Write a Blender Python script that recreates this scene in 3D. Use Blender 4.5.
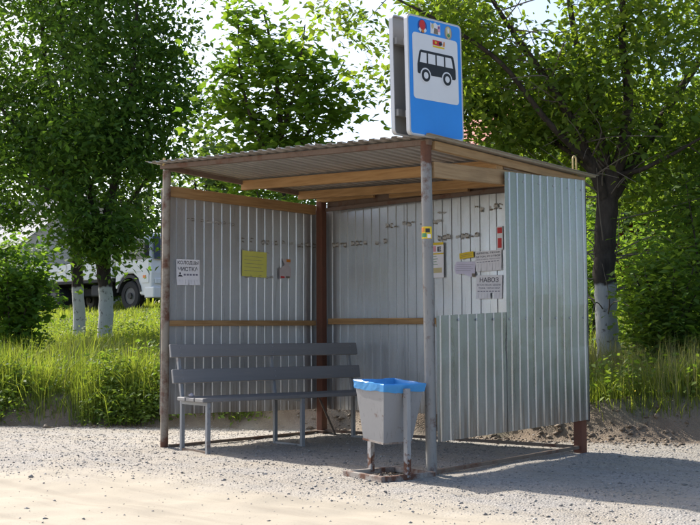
import bpy, math, random
import numpy as np
from mathutils import Matrix, Vector

for o in list(bpy.data.objects): bpy.data.objects.remove(o)
scene = bpy.context.scene
COL = scene.collection
R = math.radians
random.seed(3)
rng = np.random.default_rng(7)

# ------------------------------------------------------------------ camera
F_PX = 1100.0
CAM = np.array([8.3355, -6.4399, 1.0159]); YAW, PITCH, ROLL = -0.74645, 0.0686, -0.0048
_fw = np.array([math.sin(YAW)*math.cos(PITCH), math.cos(YAW)*math.cos(PITCH), math.sin(PITCH)])
_rt = np.array([math.cos(YAW), -math.sin(YAW), 0.0]); _up = np.cross(_rt, _fw)
_r2 = _rt*math.cos(ROLL)+_up*math.sin(ROLL); _u2 = -_rt*math.sin(ROLL)+_up*math.cos(ROLL)
cd = bpy.data.cameras.new('camera'); cam = bpy.data.objects.new('camera', cd); COL.objects.link(cam)
cd.sensor_width = 36; cd.lens = 36*F_PX/700; cd.clip_start = 0.05; cd.clip_end = 3000
cam.matrix_world = Matrix(((_r2[0], _u2[0], -_fw[0], CAM[0]), (_r2[1], _u2[1], -_fw[1], CAM[1]),
                           (_r2[2], _u2[2], -_fw[2], CAM[2]), (0, 0, 0, 1)))
scene.camera = cam
# ------------------------------------------------------------------ sky, sun, exposure
SUN_EL = R(37); SUN_TO = np.array([-math.cos(R(2)), math.sin(R(2))])     # horizontal direction towards the sun
w = bpy.data.worlds.new('World'); scene.world = w; w.use_nodes = True
nt = w.node_tree; bg = nt.nodes['Background']
sky = nt.nodes.new('ShaderNodeTexSky'); sky.sky_type = 'NISHITA'; sky.sun_disc = False
sky.sun_elevation = SUN_EL; sky.sun_rotation = math.atan2(SUN_TO[0], SUN_TO[1]) % (2*math.pi)
sky.air_density = 0.75; sky.dust_density = 2.2; sky.ozone_density = 0.6
nt.links.new(sky.outputs[0], bg.inputs[0]); bg.inputs[1].default_value = 0.14
sd = bpy.data.lights.new('sun', 'SUN'); sun = bpy.data.objects.new('sun', sd); COL.objects.link(sun)
sd.energy = 3.9; sd.angle = R(0.5); sd.color = (1.0, 0.95, 0.87)
_s = Vector((SUN_TO[0]*math.cos(SUN_EL), SUN_TO[1]*math.cos(SUN_EL), math.sin(SUN_EL)))
sun.rotation_euler = _s.to_track_quat('Z', 'Y').to_euler(); sun.location = (0, 0, 30)
vs = scene.view_settings
vs.view_transform = 'Standard'; vs.look = 'None'; vs.gamma = 1; vs.use_curve_mapping = False; vs.exposure = 1.12
scene.cycles.max_bounces = 5; scene.cycles.diffuse_bounces = 3; scene.cycles.glossy_bounces = 2; scene.cycles.transmission_bounces = 4

# ------------------------------------------------------------------ pixel -> place helpers (700x525 photo pixels)
def ray(px, py): return _fw*F_PX + _r2*(px-350) - _u2*(py-262.5)
def onx(px, py, x): d = ray(px, py); return CAM+d*(x-CAM[0])/d[0]
def ony(px, py, y): d = ray(px, py); return CAM+d*(y-CAM[1])/d[1]
def onz(px, py, z=0.): d = ray(px, py); return CAM+d*(z-CAM[2])/d[2]
def atd(px, py, depth): return CAM+ray(px, py)/F_PX*depth

# ------------------------------------------------------------------ object helpers
def tag(o, label=None, cat=None, group=None, kind=None):
    if label: o['label'] = label
    if cat: o['category'] = cat
    if group: o['group'] = group
    if kind: o['kind'] = kind
    return o
def empty(name, loc=(0, 0, 0), rz=0, label=None, cat=None, group=None):
    o = bpy.data.objects.new(name, None); COL.objects.link(o); o.location = loc; o.rotation_euler = (0, 0, rz)
    o.empty_display_size = 0.2
    return tag(o, label, cat, group)
def link_mesh(name, me, mat, parent=None, smooth=False):
    o = bpy.data.objects.new(name, me); COL.objects.link(o)
    if mat is not None: me.materials.append(mat)
    if parent is not None: o.parent = parent
    if smooth: me.polygons.foreach_set('use_smooth', np.ones(len(me.polygons), bool))
    return o
def np_mesh(name, V, loops, sizes):
    me = bpy.data.meshes.new(name); V = np.asarray(V, np.float32)
    loops = np.asarray(loops, np.int32).ravel(); sizes = np.asarray(sizes, np.int32)
    me.vertices.add(len(V)); me.vertices.foreach_set('co', V.ravel())
    me.loops.add(len(loops)); me.loops.foreach_set('vertex_index', loops)
    me.polygons.add(len(sizes)); st = np.zeros(len(sizes), np.int32); st[1:] = np.cumsum(sizes)[:-1]
    me.polygons.foreach_set('loop_start', st); me.polygons.foreach_set('loop_total', sizes)
    me.update(calc_edges=True); return me
class MB:
    def __init__(s): s.v = []; s.f = []
    def add(s, vs_, fs):
        n = len(s.v); s.v += [tuple(map(float, p)) for p in vs_]; s.f += [tuple(i+n for i in f) for f in fs]; return s
    def box(s, x0, x1, y0, y1, z0, z1, rot=None, about=None):
        P = [(x, y, z) for z in (z0, z1) for y in (y0, y1) for x in (x0, x1)]
        if rot is not None:
            c = Vector(about) if about is not None else Vector(((x0+x1)/2, (y0+y1)/2, (z0+z1)/2))
            P = [tuple(rot @ (Vector(p)-c)+c) for p in P]
        return s.add(P, [(0, 2, 3, 1), (4, 5, 7, 6), (0, 1, 5, 4), (2, 6, 7, 3), (0, 4, 6, 2), (1, 3, 7, 5)])
    def bar(s, a, b, w_, h, up=(0, 0, 1)):
        a, b = Vector(a), Vector(b); d = (b-a).normalized(); side = d.cross(Vector(up))
        if side.length < 1e-4: side = d.cross(Vector((1, 0, 0)))
        side.normalize(); u = side.cross(d).normalized()
        P = []
        for c in (a, b):
            for i, j in ((-1, -1), (1, -1), (1, 1), (-1, 1)): P.append(c+side*(i*w_/2)+u*(j*h/2))
        return s.add(P, [(0, 1, 2, 3), (7, 6, 5, 4), (0, 4, 5, 1), (1, 5, 6, 2), (2, 6, 7, 3), (3, 7, 4, 0)])
    def tube(s, pts, radii, n=8, cap=True):
        pts = [Vector(p) for p in pts]; m = len(pts)
        if not hasattr(radii, '__len__'): radii = [radii]*m
        V = []; ref = None
        for i, p in enumerate(pts):
            d = (pts[min(i+1, m-1)]-pts[max(i-1, 0)])
            d = d.normalized() if d.length > 1e-9 else Vector((0, 0, 1))
            if ref is None: ref = d.orthogonal().normalized()
            ref = (ref-d*ref.dot(d)); ref = ref.normalized() if ref.length > 1e-6 else d.orthogonal().normalized()
            b = d.cross(ref)
            for k in range(n):
                a = 2*math.pi*k/n; V.append(p+(ref*math.cos(a)+b*math.sin(a))*radii[i])
        Fs = [(i*n+k, i*n+(k+1) % n, (i+1)*n+(k+1) % n, (i+1)*n+k) for i in range(m-1) for k in range(n)]
        if cap: Fs += [tuple(range(n-1, -1, -1)), tuple((m-1)*n+k for k in range(n))]
        return s.add(V, Fs)
    def prism(s, poly, fr, t0, t1):            # poly: 2D points (counter-clockwise); fr(u,v,t) -> 3D
        n = len(poly); V = [fr(u, v, t0) for u, v in poly]+[fr(u, v, t1) for u, v in poly]
        return s.add(V, [tuple(range(n-1, -1, -1)), tuple(range(n, 2*n))]+[(i, (i+1) % n, n+(i+1) % n, n+i) for i in range(n)])
    def shell(s, grid, nrm, th):               # grid[j][i] of 3D points; two skins and a rim
        J, I = len(grid), len(grid[0])
        if th == 0: return s.add([p for r in grid for p in r], [(j*I+i, j*I+i+1, (j+1)*I+i+1, (j+1)*I+i) for j in range(J-1) for i in range(I-1)])
        nv = Vector(nrm)*th
        V = [Vector(p) for r in grid for p in r]; V2 = [p-nv for p in V]; N = J*I
        Fs = []
        for j in range(J-1):
            for i in range(I-1):
                a = j*I+i; Fs.append((a, a+1, a+I+1, a+I)); Fs.append((N+a+I, N+a+I+1, N+a+1, N+a))
        ring = [i for i in range(I)]+[j*I+I-1 for j in range(1, J)]+[(J-1)*I+i for i in range(I-2, -1, -1)]+[j*I for j in range(J-2, 0, -1)]
        for a, b in zip(ring, ring[1:]+ring[:1]): Fs.append((b, a, N+a, N+b))
        return s.add(V+V2, Fs)
    def build(s, name, mat, parent=None, smooth=False, bevel=0):
        me = bpy.data.meshes.new(name); me.from_pydata(s.v, [], s.f); me.update()
        o = link_mesh(name, me, mat, parent, smooth)
        if bevel:
            b = o.modifiers.new('bevel', 'BEVEL'); b.width = bevel; b.segments = 2; b.limit_method = 'ANGLE'
        return o
def rounded(x0, x1, y0, y1, r, n=5):
    P = []
    for cx, cy, a0 in ((x1-r, y0+r, -90), (x1-r, y1-r, 0), (x0+r, y1-r, 90), (x0+r, y0+r, 180)):
        for k in range(n+1):
            a = R(a0+90*k/n); P.append((cx+r*math.cos(a), cy+r*math.sin(a)))
    return P
def ellipse(cx, cy, rx, ry, n=24): return [(cx+rx*math.cos(2*math.pi*k/n), cy+ry*math.sin(2*math.pi*k/n)) for k in range(n)]

# ------------------------------------------------------------------ numpy noise
def _hash(ix, iy, seed):
    h = (ix.astype(np.int64)*374761393+iy.astype(np.int64)*668265263+seed*1442695041) & 0xffffffff
    h = ((h ^ (h >> 13))*1274126177) & 0xffffffff
    return ((h ^ (h >> 16)) & 0xffff)/65535.0
def vnoise(x, y, seed=0):
    x = np.asarray(x, float); y = np.asarray(y, float)
    ix, iy = np.floor(x), np.floor(y); fx, fy = x-ix, y-iy; fx = fx*fx*(3-2*fx); fy = fy*fy*(3-2*fy)
    a, b, c, d = _hash(ix, iy, seed), _hash(ix+1, iy, seed), _hash(ix, iy+1, seed), _hash(ix+1, iy+1, seed)
    return (a*(1-fx)+b*fx)*(1-fy)+(c*(1-fx)+d*fx)*fy
def fnoise(x, y, seed=0, oct_=4):
    t = 0; amp = .5
    for k in range(oct_): t = t+amp*vnoise(np.asarray(x)*2**k, np.asarray(y)*2**k, seed+k); amp *= .5
    return t/(1-.5**oct_)

# ------------------------------------------------------------------ materials
class NT:
    def __init__(s, name):
        s.m = bpy.data.materials.new(name); s.m.use_nodes = True; s.t = s.m.node_tree
        s.b = s.t.nodes['Principled BSDF']; s.out = s.t.nodes['Material Output']; s._co = None
    def n(s, typ, **kw):
        x = s.t.nodes.new(typ)
        for k, v in kw.items():
            if k.startswith('i_'): x.inputs[k[2:].replace('_', ' ')].default_value = v
            else: setattr(x, k, v)
        return x
    def l(s, a, b): s.t.links.new(a, b)
    def co(s, scale=(1, 1, 1)):
        if s._co is None: s._co = s.n('ShaderNodeTexCoord')
        mp = s.n('ShaderNodeMapping'); mp.inputs['Scale'].default_value = scale; s.l(s._co.outputs['Object'], mp.inputs[0]); return mp.outputs[0]
    def noise(s, scale=5, detail=4, rough=.55, stretch=(1, 1, 1)):
        x = s.n('ShaderNodeTexNoise'); x.inputs['Scale'].default_value = scale; x.inputs['Detail'].default_value = detail
        x.inputs['Roughness'].default_value = rough; s.l(s.co(stretch), x.inputs['Vector']); return x.outputs['Fac']
    def ramp(s, fac, stops):
        x = s.n('ShaderNodeValToRGB'); e = x.color_ramp.elements
        while len(e) < len(stops): e.new(.5)
        for k, (p, c) in enumerate(stops): e[k].position = p; e[k].color = (*c, 1) if not isinstance(c, (int, float)) else (c, c, c, 1)
        s.l(fac, x.inputs[0]); return x.outputs[0]
    def mix(s, fac, a, b, typ='MIX'):
        x = s.n('ShaderNodeMix', data_type='RGBA', blend_type=typ)
        for sock, v in ((x.inputs[0], fac), (x.inputs[6], a), (x.inputs[7], b)):
            if hasattr(v, 'is_output'): s.l(v, sock)
            elif isinstance(v, (int, float)): sock.default_value = v
            else: sock.default_value = (*v, 1)
        return x.outputs[2]
    def math(s, op, a, b=0., c=None):
        x = s.n('ShaderNodeMath', operation=op)
        for sock, v in ((x.inputs[0], a), (x.inputs[1], b)):
            if hasattr(v, 'is_output'): s.l(v, sock)
            else: sock.default_value = v
        return x.outputs[0]
    def axis(s, k):
        if s._co is None: s._co = s.n('ShaderNodeTexCoord')
        x = s.n('ShaderNodeSeparateXYZ'); s.l(s._co.outputs['Object'], x.inputs[0]); return x.outputs[k]
    def bump(s, h, strength=.3, dist=.01):
        x = s.n('ShaderNodeBump'); x.inputs['Strength'].default_value = strength; x.inputs['Distance'].default_value = dist
        s.l(h, x.inputs['Height']); s.l(x.outputs[0], s.b.inputs['Normal'])
    def set(s, col=None, rough=None, metal=None, spec=None):
        for nm, v in (('Base Color', col), ('Roughness', rough), ('Metallic', metal), ('Specular IOR Level', spec)):
            if v is None: continue
            if hasattr(v, 'is_output'): s.l(v, s.b.inputs[nm])
            elif isinstance(v, (int, float)): s.b.inputs[nm].default_value = v
            else: s.b.inputs[nm].default_value = (*v, 1)
        return s.m
def plain(name, c, rough=.6, metal=0, var=.18, scale=9, spec=.4, bump=.0):
    t = NT(name); n_ = t.noise(scale, 5, .6)
    col = t.mix(n_, tuple(x*(1-var) for x in c), tuple(min(1, x*(1+var)) for x in c))
    if bump: t.bump(t.noise(scale*6, 3), bump, .004)
    return t.set(col, rough, metal, spec)
RUST1, RUST2 = (.155, .070, .042), (.085, .040, .027)
def rusty(name, c, thr=.55, soft=.08, rough=.55, metal=.0, ztop=None, zlow=None, nscale=7, var=.15):
    t = NT(name); n_ = t.noise(nscale, 8, .68); f = t.noise(40, 4)
    base = t.mix(t.noise(5, 4), tuple(x*(1-var) for x in c), tuple(x*(1+var) for x in c))
    base = t.mix(t.ramp(t.noise(55, 2, .5, (1, 1, .25)), [(.62, 0.), (.7, .45)]), base, tuple(x*.55 for x in c))
    drive = n_
    if ztop is not None:
        z = t.axis(2); up = t.math('MULTIPLY', t.math('SUBTRACT', z, ztop), 2.4)
        drive = t.math('ADD', drive, t.math('MAXIMUM', t.math('MINIMUM', up, .5), -.06))
    if zlow is not None:
        z = t.axis(2); dn = t.math('MULTIPLY', t.math('SUBTRACT', zlow, z), 2.)
        drive = t.math('ADD', drive, t.math('MAXIMUM', t.math('MINIMUM', dn, .17), 0.))
    msk = t.ramp(drive, [(thr-soft, 0.), (thr+soft, 1.)])
    col = t.mix(msk, base, t.mix(f, RUST1, RUST2))
    t.bump(n_, .25, .003)
    return t.set(col, t.ramp(msk, [(0, rough), (1, .9)]), t.ramp(msk, [(0, metal), (1, 0.)]), .4)
def wood(name, c1, c2, stretch):
    t = NT(name); g = t.noise(6, 6, .6, stretch); k = t.noise(2.2, 3)
    col = t.mix(t.ramp(g, [(.35, 0.), (.68, 1.)]), c1, c2); col = t.mix(t.ramp(k, [(.5, 0.), (.75, .55)]), col, tuple(x*.55 for x in c1))
    t.bump(g, .25, .003); return t.set(col, .75, 0, .25)
def galv(name, lo, hi, streak=(14, 14, .7), metal=.72, r0=.36, r1=.56, dirt=.25, runs=True):
    t = NT(name); big = t.noise(1.1, 4); st = t.noise(1.0, 5, .6, streak); sp = t.n('ShaderNodeTexVoronoi')
    sp.inputs['Scale'].default_value = 90; t.l(t.co(), sp.inputs['Vector'])
    a = t.mix(st, lo, hi); a = t.mix(.06, a, sp.outputs['Color'], 'OVERLAY')
    hs = t.n('ShaderNodeHueSaturation'); hs.inputs['Saturation'].default_value = .45; t.l(a, hs.inputs['Color'])
    a = t.mix(t.ramp(big, [(.45, 0.), (.8, dirt)]), hs.outputs[0], (.27, .25, .21))
    if runs:
        rn = t.noise(1.0, 4, .6, (26, 26, 1.3)); low = t.math('MULTIPLY', t.math('SUBTRACT', .75, t.axis(2)), .55)
        a = t.mix(t.ramp(t.math('ADD', rn, t.math('MAXIMUM', low, -.2)), [(.66, 0.), (.86, .6)]), a, (.20, .15, .10))
        sc = t.noise(30, 2, .5, (1, 1, .1)); a = t.mix(t.ramp(sc, [(.64, 0.), (.70, .35)]), a, (.30, .29, .27))
    t.bump(t.noise(3.5, 3), .16, .02)
    return t.set(a, t.ramp(st, [(.3, r0), (.75, r1)]), metal, .5)
def leafmat(name, c1, c2, trans=.42, tint=(1.5, 1.45, .55)):
    t = NT(name); g = t.n('ShaderNodeNewGeometry'); rnd = g.outputs['Random Per Island']
    col = t.mix(rnd, c1, c2); col = t.mix(t.ramp(t.noise(.9, 3), [(.35, 0.), (.7, .5)]), col, tuple(x*.72 for x in c1))
    t.set(col, .6, 0, .22)
    tr = t.n('ShaderNodeBsdfTranslucent'); t.l(t.mix(1., col, tint, 'MULTIPLY'), tr.inputs[0])
    mx = t.n('ShaderNodeMixShader'); mx.inputs[0].default_value = trans
    t.l(t.b.outputs[0], mx.inputs[1]); t.l(tr.outputs[0], mx.inputs[2]); t.l(mx.outputs[0], t.out.inputs['Surface']); return t.m
def bark(name, c1, c2, wash=None):
    t = NT(name); g = t.noise(9, 8, .7, (1, 1, .28)); col = t.mix(t.ramp(g, [(.3, 0.), (.7, 1.)]), c2, c1)
    if wash is not None:
        z = t.axis(2); edge = t.math('ADD', z, t.math('MULTIPLY', t.noise(6, 4), .16))
        chip = t.ramp(t.noise(11, 6, .7), [(.58, 1.), (.66, .12)])
        m = t.math('MULTIPLY', t.ramp(t.math('SUBTRACT', wash+.58, edge), [(.49, 0.), (.53, 1.)]), chip)
        col = t.mix(m, col, t.mix(g, (.30, .30, .29), (.54, .54, .52)))
    t.bump(g, .8, .03); return t.set(col, .9, 0, .15)

M = {}
M['galv_left'] = galv('galvanised_left', (.47, .495, .51), (.62, .65, .67), r0=.3, r1=.46)
M['galv_back'] = galv('galvanised_back', (.43, .47, .505), (.57, .625, .665), dirt=.25, r0=.28, r1=.46)
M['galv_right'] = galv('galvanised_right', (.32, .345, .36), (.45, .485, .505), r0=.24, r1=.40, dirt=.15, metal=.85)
M['galv_roof'] = galv('galvanised_roof', (.42, .365, .30), (.58, .51, .43), streak=(10, .8, 10), dirt=.55, r0=.5, r1=.7, runs=False)
M['wood_x'] = wood('timber_x', (.41, .25, .115), (.29, .165, .07), (.6, 9, 9))
M['wood_y'] = wood('timber_y', (.41, .25, .115), (.29, .165, .07), (9, .6, 9))
M['wood_grey'] = wood('timber_weathered', (.40, .27, .145), (.29, .185, .095), (9, .6, 9))
M['post_pipe'] = rusty('pipe_grey_paint', (.235, .23, .22), thr=.57, ztop=2.28, zlow=.08, rough=.5, metal=.1, nscale=12)
M['post_left'] = rusty('pipe_left_paint', (.25, .215, .17), thr=.54, zlow=.12, rough=.55)
M['post_rust'] = rusty('post_brown_rust', (.13, .05, .03), thr=.50, nscale=4, rough=.8)
M['iron_rust'] = rusty('angle_iron_rust', (.15, .105, .08), thr=.60, rough=.8)
M['base_rust'] = rusty('base_bar_rust', (.17, .13, .10), thr=.58, rough=.85)
M['bench_board'] = plain('bench_board_paint', (.20, .196, .194), .5, 0, .14, 14, .5, .05)
M['bench_leg'] = rusty('bench_leg_paint', (.25, .26, .27), thr=.68, rough=.45, zlow=.02)
M['bin_body'] = rusty('bin_grey_paint', (.26, .26, .265), thr=.65, soft=.05, rough=.5, zlow=.27)
M['bin_post'] = rusty('bin_post_paint', (.30, .30, .30), thr=.62, soft=.05, nscale=20, zlow=.20, rough=.55)
M['bin_frame'] = rusty('bin_frame_rust', (.30, .27, .24), thr=.50, rough=.7)
_t = NT('blue_bag'); M['bag'] = _t.set(_t.mix(_t.noise(20, 3), (.07, .33, .72), (.13, .45, .85)), .3, 0, .5)
_x = _t.n('ShaderNodeBsdfTranslucent'); _x.inputs[0].default_value = (.12, .42, .85, 1); _y = _t.n('ShaderNodeMixShader'); _y.inputs[0].default_value = .3
_t.l(_t.b.outputs[0], _y.inputs[1]); _t.l(_x.outputs[0], _y.inputs[2]); _t.l(_y.outputs[0], _t.out.inputs['Surface'])
M['sign_blue'] = plain('sign_blue', (.026, .255, .74), .4, 0, .14, 3, .5)
M['sign_white'] = plain('sign_white', (.70, .71, .73), .45, 0, .08, 4, .5)
M['sign_black'] = plain('sign_black', (.012, .012, .016), .45, 0, .1, 6, .5)
M['sign_edge'] = plain('sign_edge', (.50, .51, .53), .45, .3, .08, 20)
M['sign_back'] = plain('sign_back_metal', (.30, .29, .28), .6, .35, .16, 5)
M['red'] = plain('red_print', (.55, .03, .03), .5); M['yellow'] = plain('yellow_print', (.72, .52, .03), .6)
M['beige'] = plain('beige_print', (.55, .47, .25), .5); M['orange'] = plain('orange_print', (.65, .22, .03), .5)
M['navy'] = plain('navy_print', (.03, .06, .25), .5); M['green_print'] = plain('green_print', (.07, .25, .10), .5)
M['grey_print'] = plain('grey_print', (.25, .25, .27), .5); M['pink'] = plain('pink_print', (.70, .33, .40), .6)
M['paper'] = plain('white_paper', (.78, .77, .80), .8, 0, .07, 14); M['paper_lilac'] = plain('lilac_paper', (.64, .61, .74), .8, 0, .08, 12)
M['paper_yellow'] = plain('yellow_paper', (.62, .60, .13), .8, 0, .1, 12); M['paper_old'] = plain('faded_paper', (.52, .46, .47), .85, 0, .2, 18)
M['ink'] = plain('ink', (.03, .03, .045), .7); M['ink_soft'] = plain('faded_ink', (.19, .19, .25), .8)
M['stain'] = plain('old_glue', (.20, .172, .135), .9, 0, .5, 45); M['tape_pale'] = plain('pale_tape', (.42, .41, .39), .7, 0, .25, 30); M['tape'] = plain('brown_tape', (.30, .26, .19), .6, 0, .3, 40)
M['loop'] = plain('yellowish_rod', (.42, .32, .14), .6, .1, .2, 20)
M['leaf_dark'] = leafmat('leaf_left_tree', (.058, .132, .028), (.130, .220, .046), .54)
M['leaf_maple'] = leafmat('leaf_maple', (.095, .190, .030), (.19, .29, .050), .58)
M['leaf_right'] = leafmat('leaf_right_tree', (.080, .148, .030), (.195, .26, .056), .56, (1.9, 1.8, .6))
M['leaf_shrub'] = leafmat('leaf_shrub', (.085, .168, .034), (.185, .27, .06), .56)
M['leaf_bush'] = leafmat('leaf_bush', (.075, .165, .03), (.16, .26, .05), .55)
M['leaf_back'] = leafmat('leaf_back', (.07, .128, .032), (.155, .215, .055), .52)
M['leaf_far'] = leafmat('leaf_far', (.07, .13, .035), (.14, .20, .06), .5)
M['grass'] = leafmat('grass_blades', (.14, .205, .036), (.28, .32, .085), .52)
M['grass_dry'] = leafmat('grass_seed', (.16, .18, .07), (.30, .29, .14), .35)
M['weed'] = leafmat('weed_leaf', (.11, .19, .036), (.22, .29, .07), .5)
M['flower'] = plain('yellow_flower', (.75, .60, .03), .7)
M['bark'] = bark('bark_dark', (.085, .068, .055), (.022, .018, .015))
M['bark_wash_right'] = bark('bark_whitewash_right', (.085, .068, .055), (.022, .018, .015), 1.22)
M['bark_wash_left'] = bark('bark_whitewash_left', (.075, .06, .05), (.02, .016, .013), 1.15)
M['bark_twig'] = plain('dry_twig', (.17, .14, .115), .9)
M['stone'] = leafmat('gravel_stone', (.19, .175, .16), (.44, .41, .375), .0)
M['truck_white'] = plain('truck_white_paint', (.74, .735, .71), .5, 0, .06, 3, .5)
M['truck_dark'] = plain('truck_chassis', (.03, .03, .032), .7); M['tyre'] = plain('tyre_rubber', (.022, .022, .023), .85)
M['rim'] = plain('wheel_rim', (.10, .10, .10), .6, .3); M['lamp_orange'] = plain('orange_lens', (.8, .22, .02), .3)
_t = NT('truck_glass'); M['glass'] = _t.set((.02, .025, .03), .06, 0, .6)
M['house_wall'] = plain('house_render', (.55, .52, .46), .9, 0, .1, 2); M['house_red'] = plain('red_wall', (.42, .055, .045), .8, 0, .15, 3)
M['house_brick'] = plain('house_brick_wall', (.33, .20, .15), .9, 0, .15, 3)
M['roof_red'] = plain('red_roof_sheet', (.42, .13, .10), .7, 0, .15, 3); M['roof_slate'] = plain('grey_slate_roof', (.28, .28, .29), .8, 0, .15, 2)
M['frame_white'] = plain('white_frame', (.75, .75, .74), .5)

# ------------------------------------------------------------------ terrain
W, D = 3.1834, 2.1226
_fx = np.array([-300, -60, -20, -8, -3.7, -2.8, -1.6, 0., 3.0, 3.8, 6, 12, 60, 300.])
_fy = np.array([-5.0, -5., -4.2, -1.6, .38, .95, 1.75, 2.45, 2.72, 3.05, 3.5, 4.2, 5, 5.])
def foot(x): return np.interp(x, _fx, _fy)
def sstep(a, b, x): t = np.clip((x-a)/(b-a), 0, 1); return t*t*(3-2*t)
def terrain(x, y):
    x = np.asarray(x, float); y = np.asarray(y, float)
    wob = (fnoise(x*1.1, y*1.1, 5, 3)-.5)*.9
    d = (y-foot(x))*np.where(x < -1, .82, 1.)+wob*.55
    s = np.interp(x, [-6, 1], [.095, .062])
    z = .36*sstep(0, .42, d)+s*np.clip(d-.3, 0, 24)+.012*np.clip(d-24, 0, 200)
    z += (fnoise(x*2.3, y*2.3, 11, 4)-.5)*.16*sstep(.05, .8, d)+(fnoise(x*.5, y*.5, 31, 2)-.5)*.25*sstep(1.5, 5, d)
    z += (fnoise(x*4, y*4, 21, 4)-.5)*.028*(1-sstep(.0, .4, d))*sstep(-9, -3, y)
    z += .05*sstep(-.9, .1, d)*sstep(2.2, 3.2, x)
    rut = (y-(-1.9+.39*(x-.2)))
    z -= .03*sstep(.2, -1.2, rut)
    for off, wd in ((-.75, .13), (-1.05, .10), (-2.3, .14), (-2.6, .1)):
        z -= .012*np.exp(-((rut-off+.12*np.sin(x*.9+off))/wd)**2)*(.4+.9*vnoise(x*1.5, y*.5, 17))
    return z
def axis_coords(lo, hi, fine, outer):
    c = list(np.arange(lo, hi+1e-6, fine)); st = fine; a = lo; b = hi
    L, Rr = [], []
    while b < outer: st *= 1.16; b += st; Rr.append(b); a -= st; L.append(a)
    return np.array(L[::-1]+c+Rr)
gx = axis_coords(-7.0, 7.0, .055, 700.); gy = axis_coords(-5.0, 6.0, .055, 700.)
GX, GY = np.meshgrid(gx, gy); GZ = terrain(GX, GY)
nx, ny = len(gx), len(gy)
idx = np.arange(nx*ny).reshape(ny, nx)
quads = np.stack([idx[:-1, :-1], idx[:-1, 1:], idx[1:, 1:], idx[1:, :-1]], -1).reshape(-1, 4)
gme = np_mesh('ground', np.stack([GX, GY, GZ], -1).reshape(-1, 3), quads, np.full(len(quads), 4))
dd = (GY-foot(GX))
ROADX = np.array([-200, -12, .17, 2.4, 3.6, 5.0, 7, 200.]); ROADY = np.array([-7., -6.2, -1.85, -1.12, -.92, -1.0, -1.15, -2.])
roadline = GY-np.interp(GX, ROADX, ROADY)+(fnoise(GX*.8, GY*.8, 51, 4)-.5)*.9
sand = 1-sstep(-.6, .4, roadline)
grassy = sstep(.25, .9, dd+(fnoise(GX*1.7, GY*1.7, 61, 3)-.5)*.9)
soil = sstep(-.25, .12, dd+(fnoise(GX*2, GY*2, 71, 3)-.5)*.5)*(1-grassy)
zc = np.stack([sand, soil, grassy, np.ones_like(sand)], -1).reshape(-1, 4).astype(np.float32)
att = gme.color_attributes.new('zone', 'FLOAT_COLOR', 'POINT'); att.data.foreach_set('color', zc.ravel())
t = NT('ground_mix')
va = t.n('ShaderNodeVertexColor', layer_name='zone'); sp = t.n('ShaderNodeSeparateColor'); t.l(va.outputs[0], sp.inputs[0])
def vor(scale, feat='F1'):
    x = t.n('ShaderNodeTexVoronoi', feature=feat); x.inputs['Scale'].default_value = scale; t.l(t.co(), x.inputs['Vector']); return x
v1 = vor(70); v2 = vor(110)
g1 = t.ramp(v1.outputs['Color'], [(0., (.20, .185, .168)), (.5, (.29, .27, .245)), (1., (.42, .395, .36))])
g2 = t.ramp(v2.outputs['Color'], [(0., (.25, .23, .205)), (1., (.40, .37, .335))])
grav = t.mix(t.ramp(t.noise(7, 4), [(.4, 0.), (.65, 1.)]), g1, g2)
grav = t.mix(t.ramp(t.noise(1.7, 5), [(.42, 0.), (.72, .65)]), grav, (.36, .31, .24))
sandc = t.mix(t.noise(2.2, 6, .65), (.345, .302, .235), (.43, .382, .305))
sandc = t.mix(t.ramp(t.noise(1.2, 5, .6, (.35, 1, 1)), [(.45, 0.), (.75, .5)]), sandc, (.33, .29, .225))
sandc = t.mix(t.ramp(t.noise(60, 2), [(.62, 0.), (.72, .4)]), sandc, (.27, .23, .18))
edge = t.math('ADD', sp.outputs[0], t.math('MULTIPLY', t.math('SUBTRACT', t.noise(5, 6, .7), .5), .9))
edge = t.ramp(edge, [(.12, 0.), (.9, 1.)])
c = t.mix(edge, grav, sandc)
soilc = t.mix(t.noise(6, 6, .7), (.12, .088, .062), (.25, .195, .145))
c = t.mix(sp.outputs[1], c, soilc)
c = t.mix(sp.outputs[2], c, t.mix(t.noise(5, 5), (.055, .07, .022), (.12, .11, .05)))
tr = t.n('ShaderNodeMapping'); tr.inputs['Rotation'].default_value = (0, 0, R(-21)); tr.inputs['Scale'].default_value = (.5, 5, 1); t.l(t._co.outputs['Object'], tr.inputs[0])
tn = t.n('ShaderNodeTexNoise'); tn.inputs['Scale'].default_value = 1.2; tn.inputs['Detail'].default_value = 6; t.l(tr.outputs[0], tn.inputs['Vector'])
c = t.mix(t.math('MULTIPLY', t.ramp(tn.outputs['Fac'], [(.48, 0.), (.7, .55)]), t.math('SUBTRACT', 1.0, sp.outputs[2])), c, (.27, .235, .185))
c = t.mix(t.ramp(t.noise(95, 2), [(.66, 0.), (.72, .5)]), c, (.16, .14, .12))
h = t.math('ADD', t.math('MULTIPLY', v1.outputs['Distance'], -1.), t.math('MULTIPLY', t.noise(25, 5), .8))
h = t.math('MULTIPLY', h, t.math('SUBTRACT', 1.0, t.math('MULTIPLY', edge, .88))); t.bump(h, .6, .010); t.set(c, .95, 0, .2)
ground = link_mesh('ground', gme, t.m, None, True); tag(ground, kind='structure')

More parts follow.
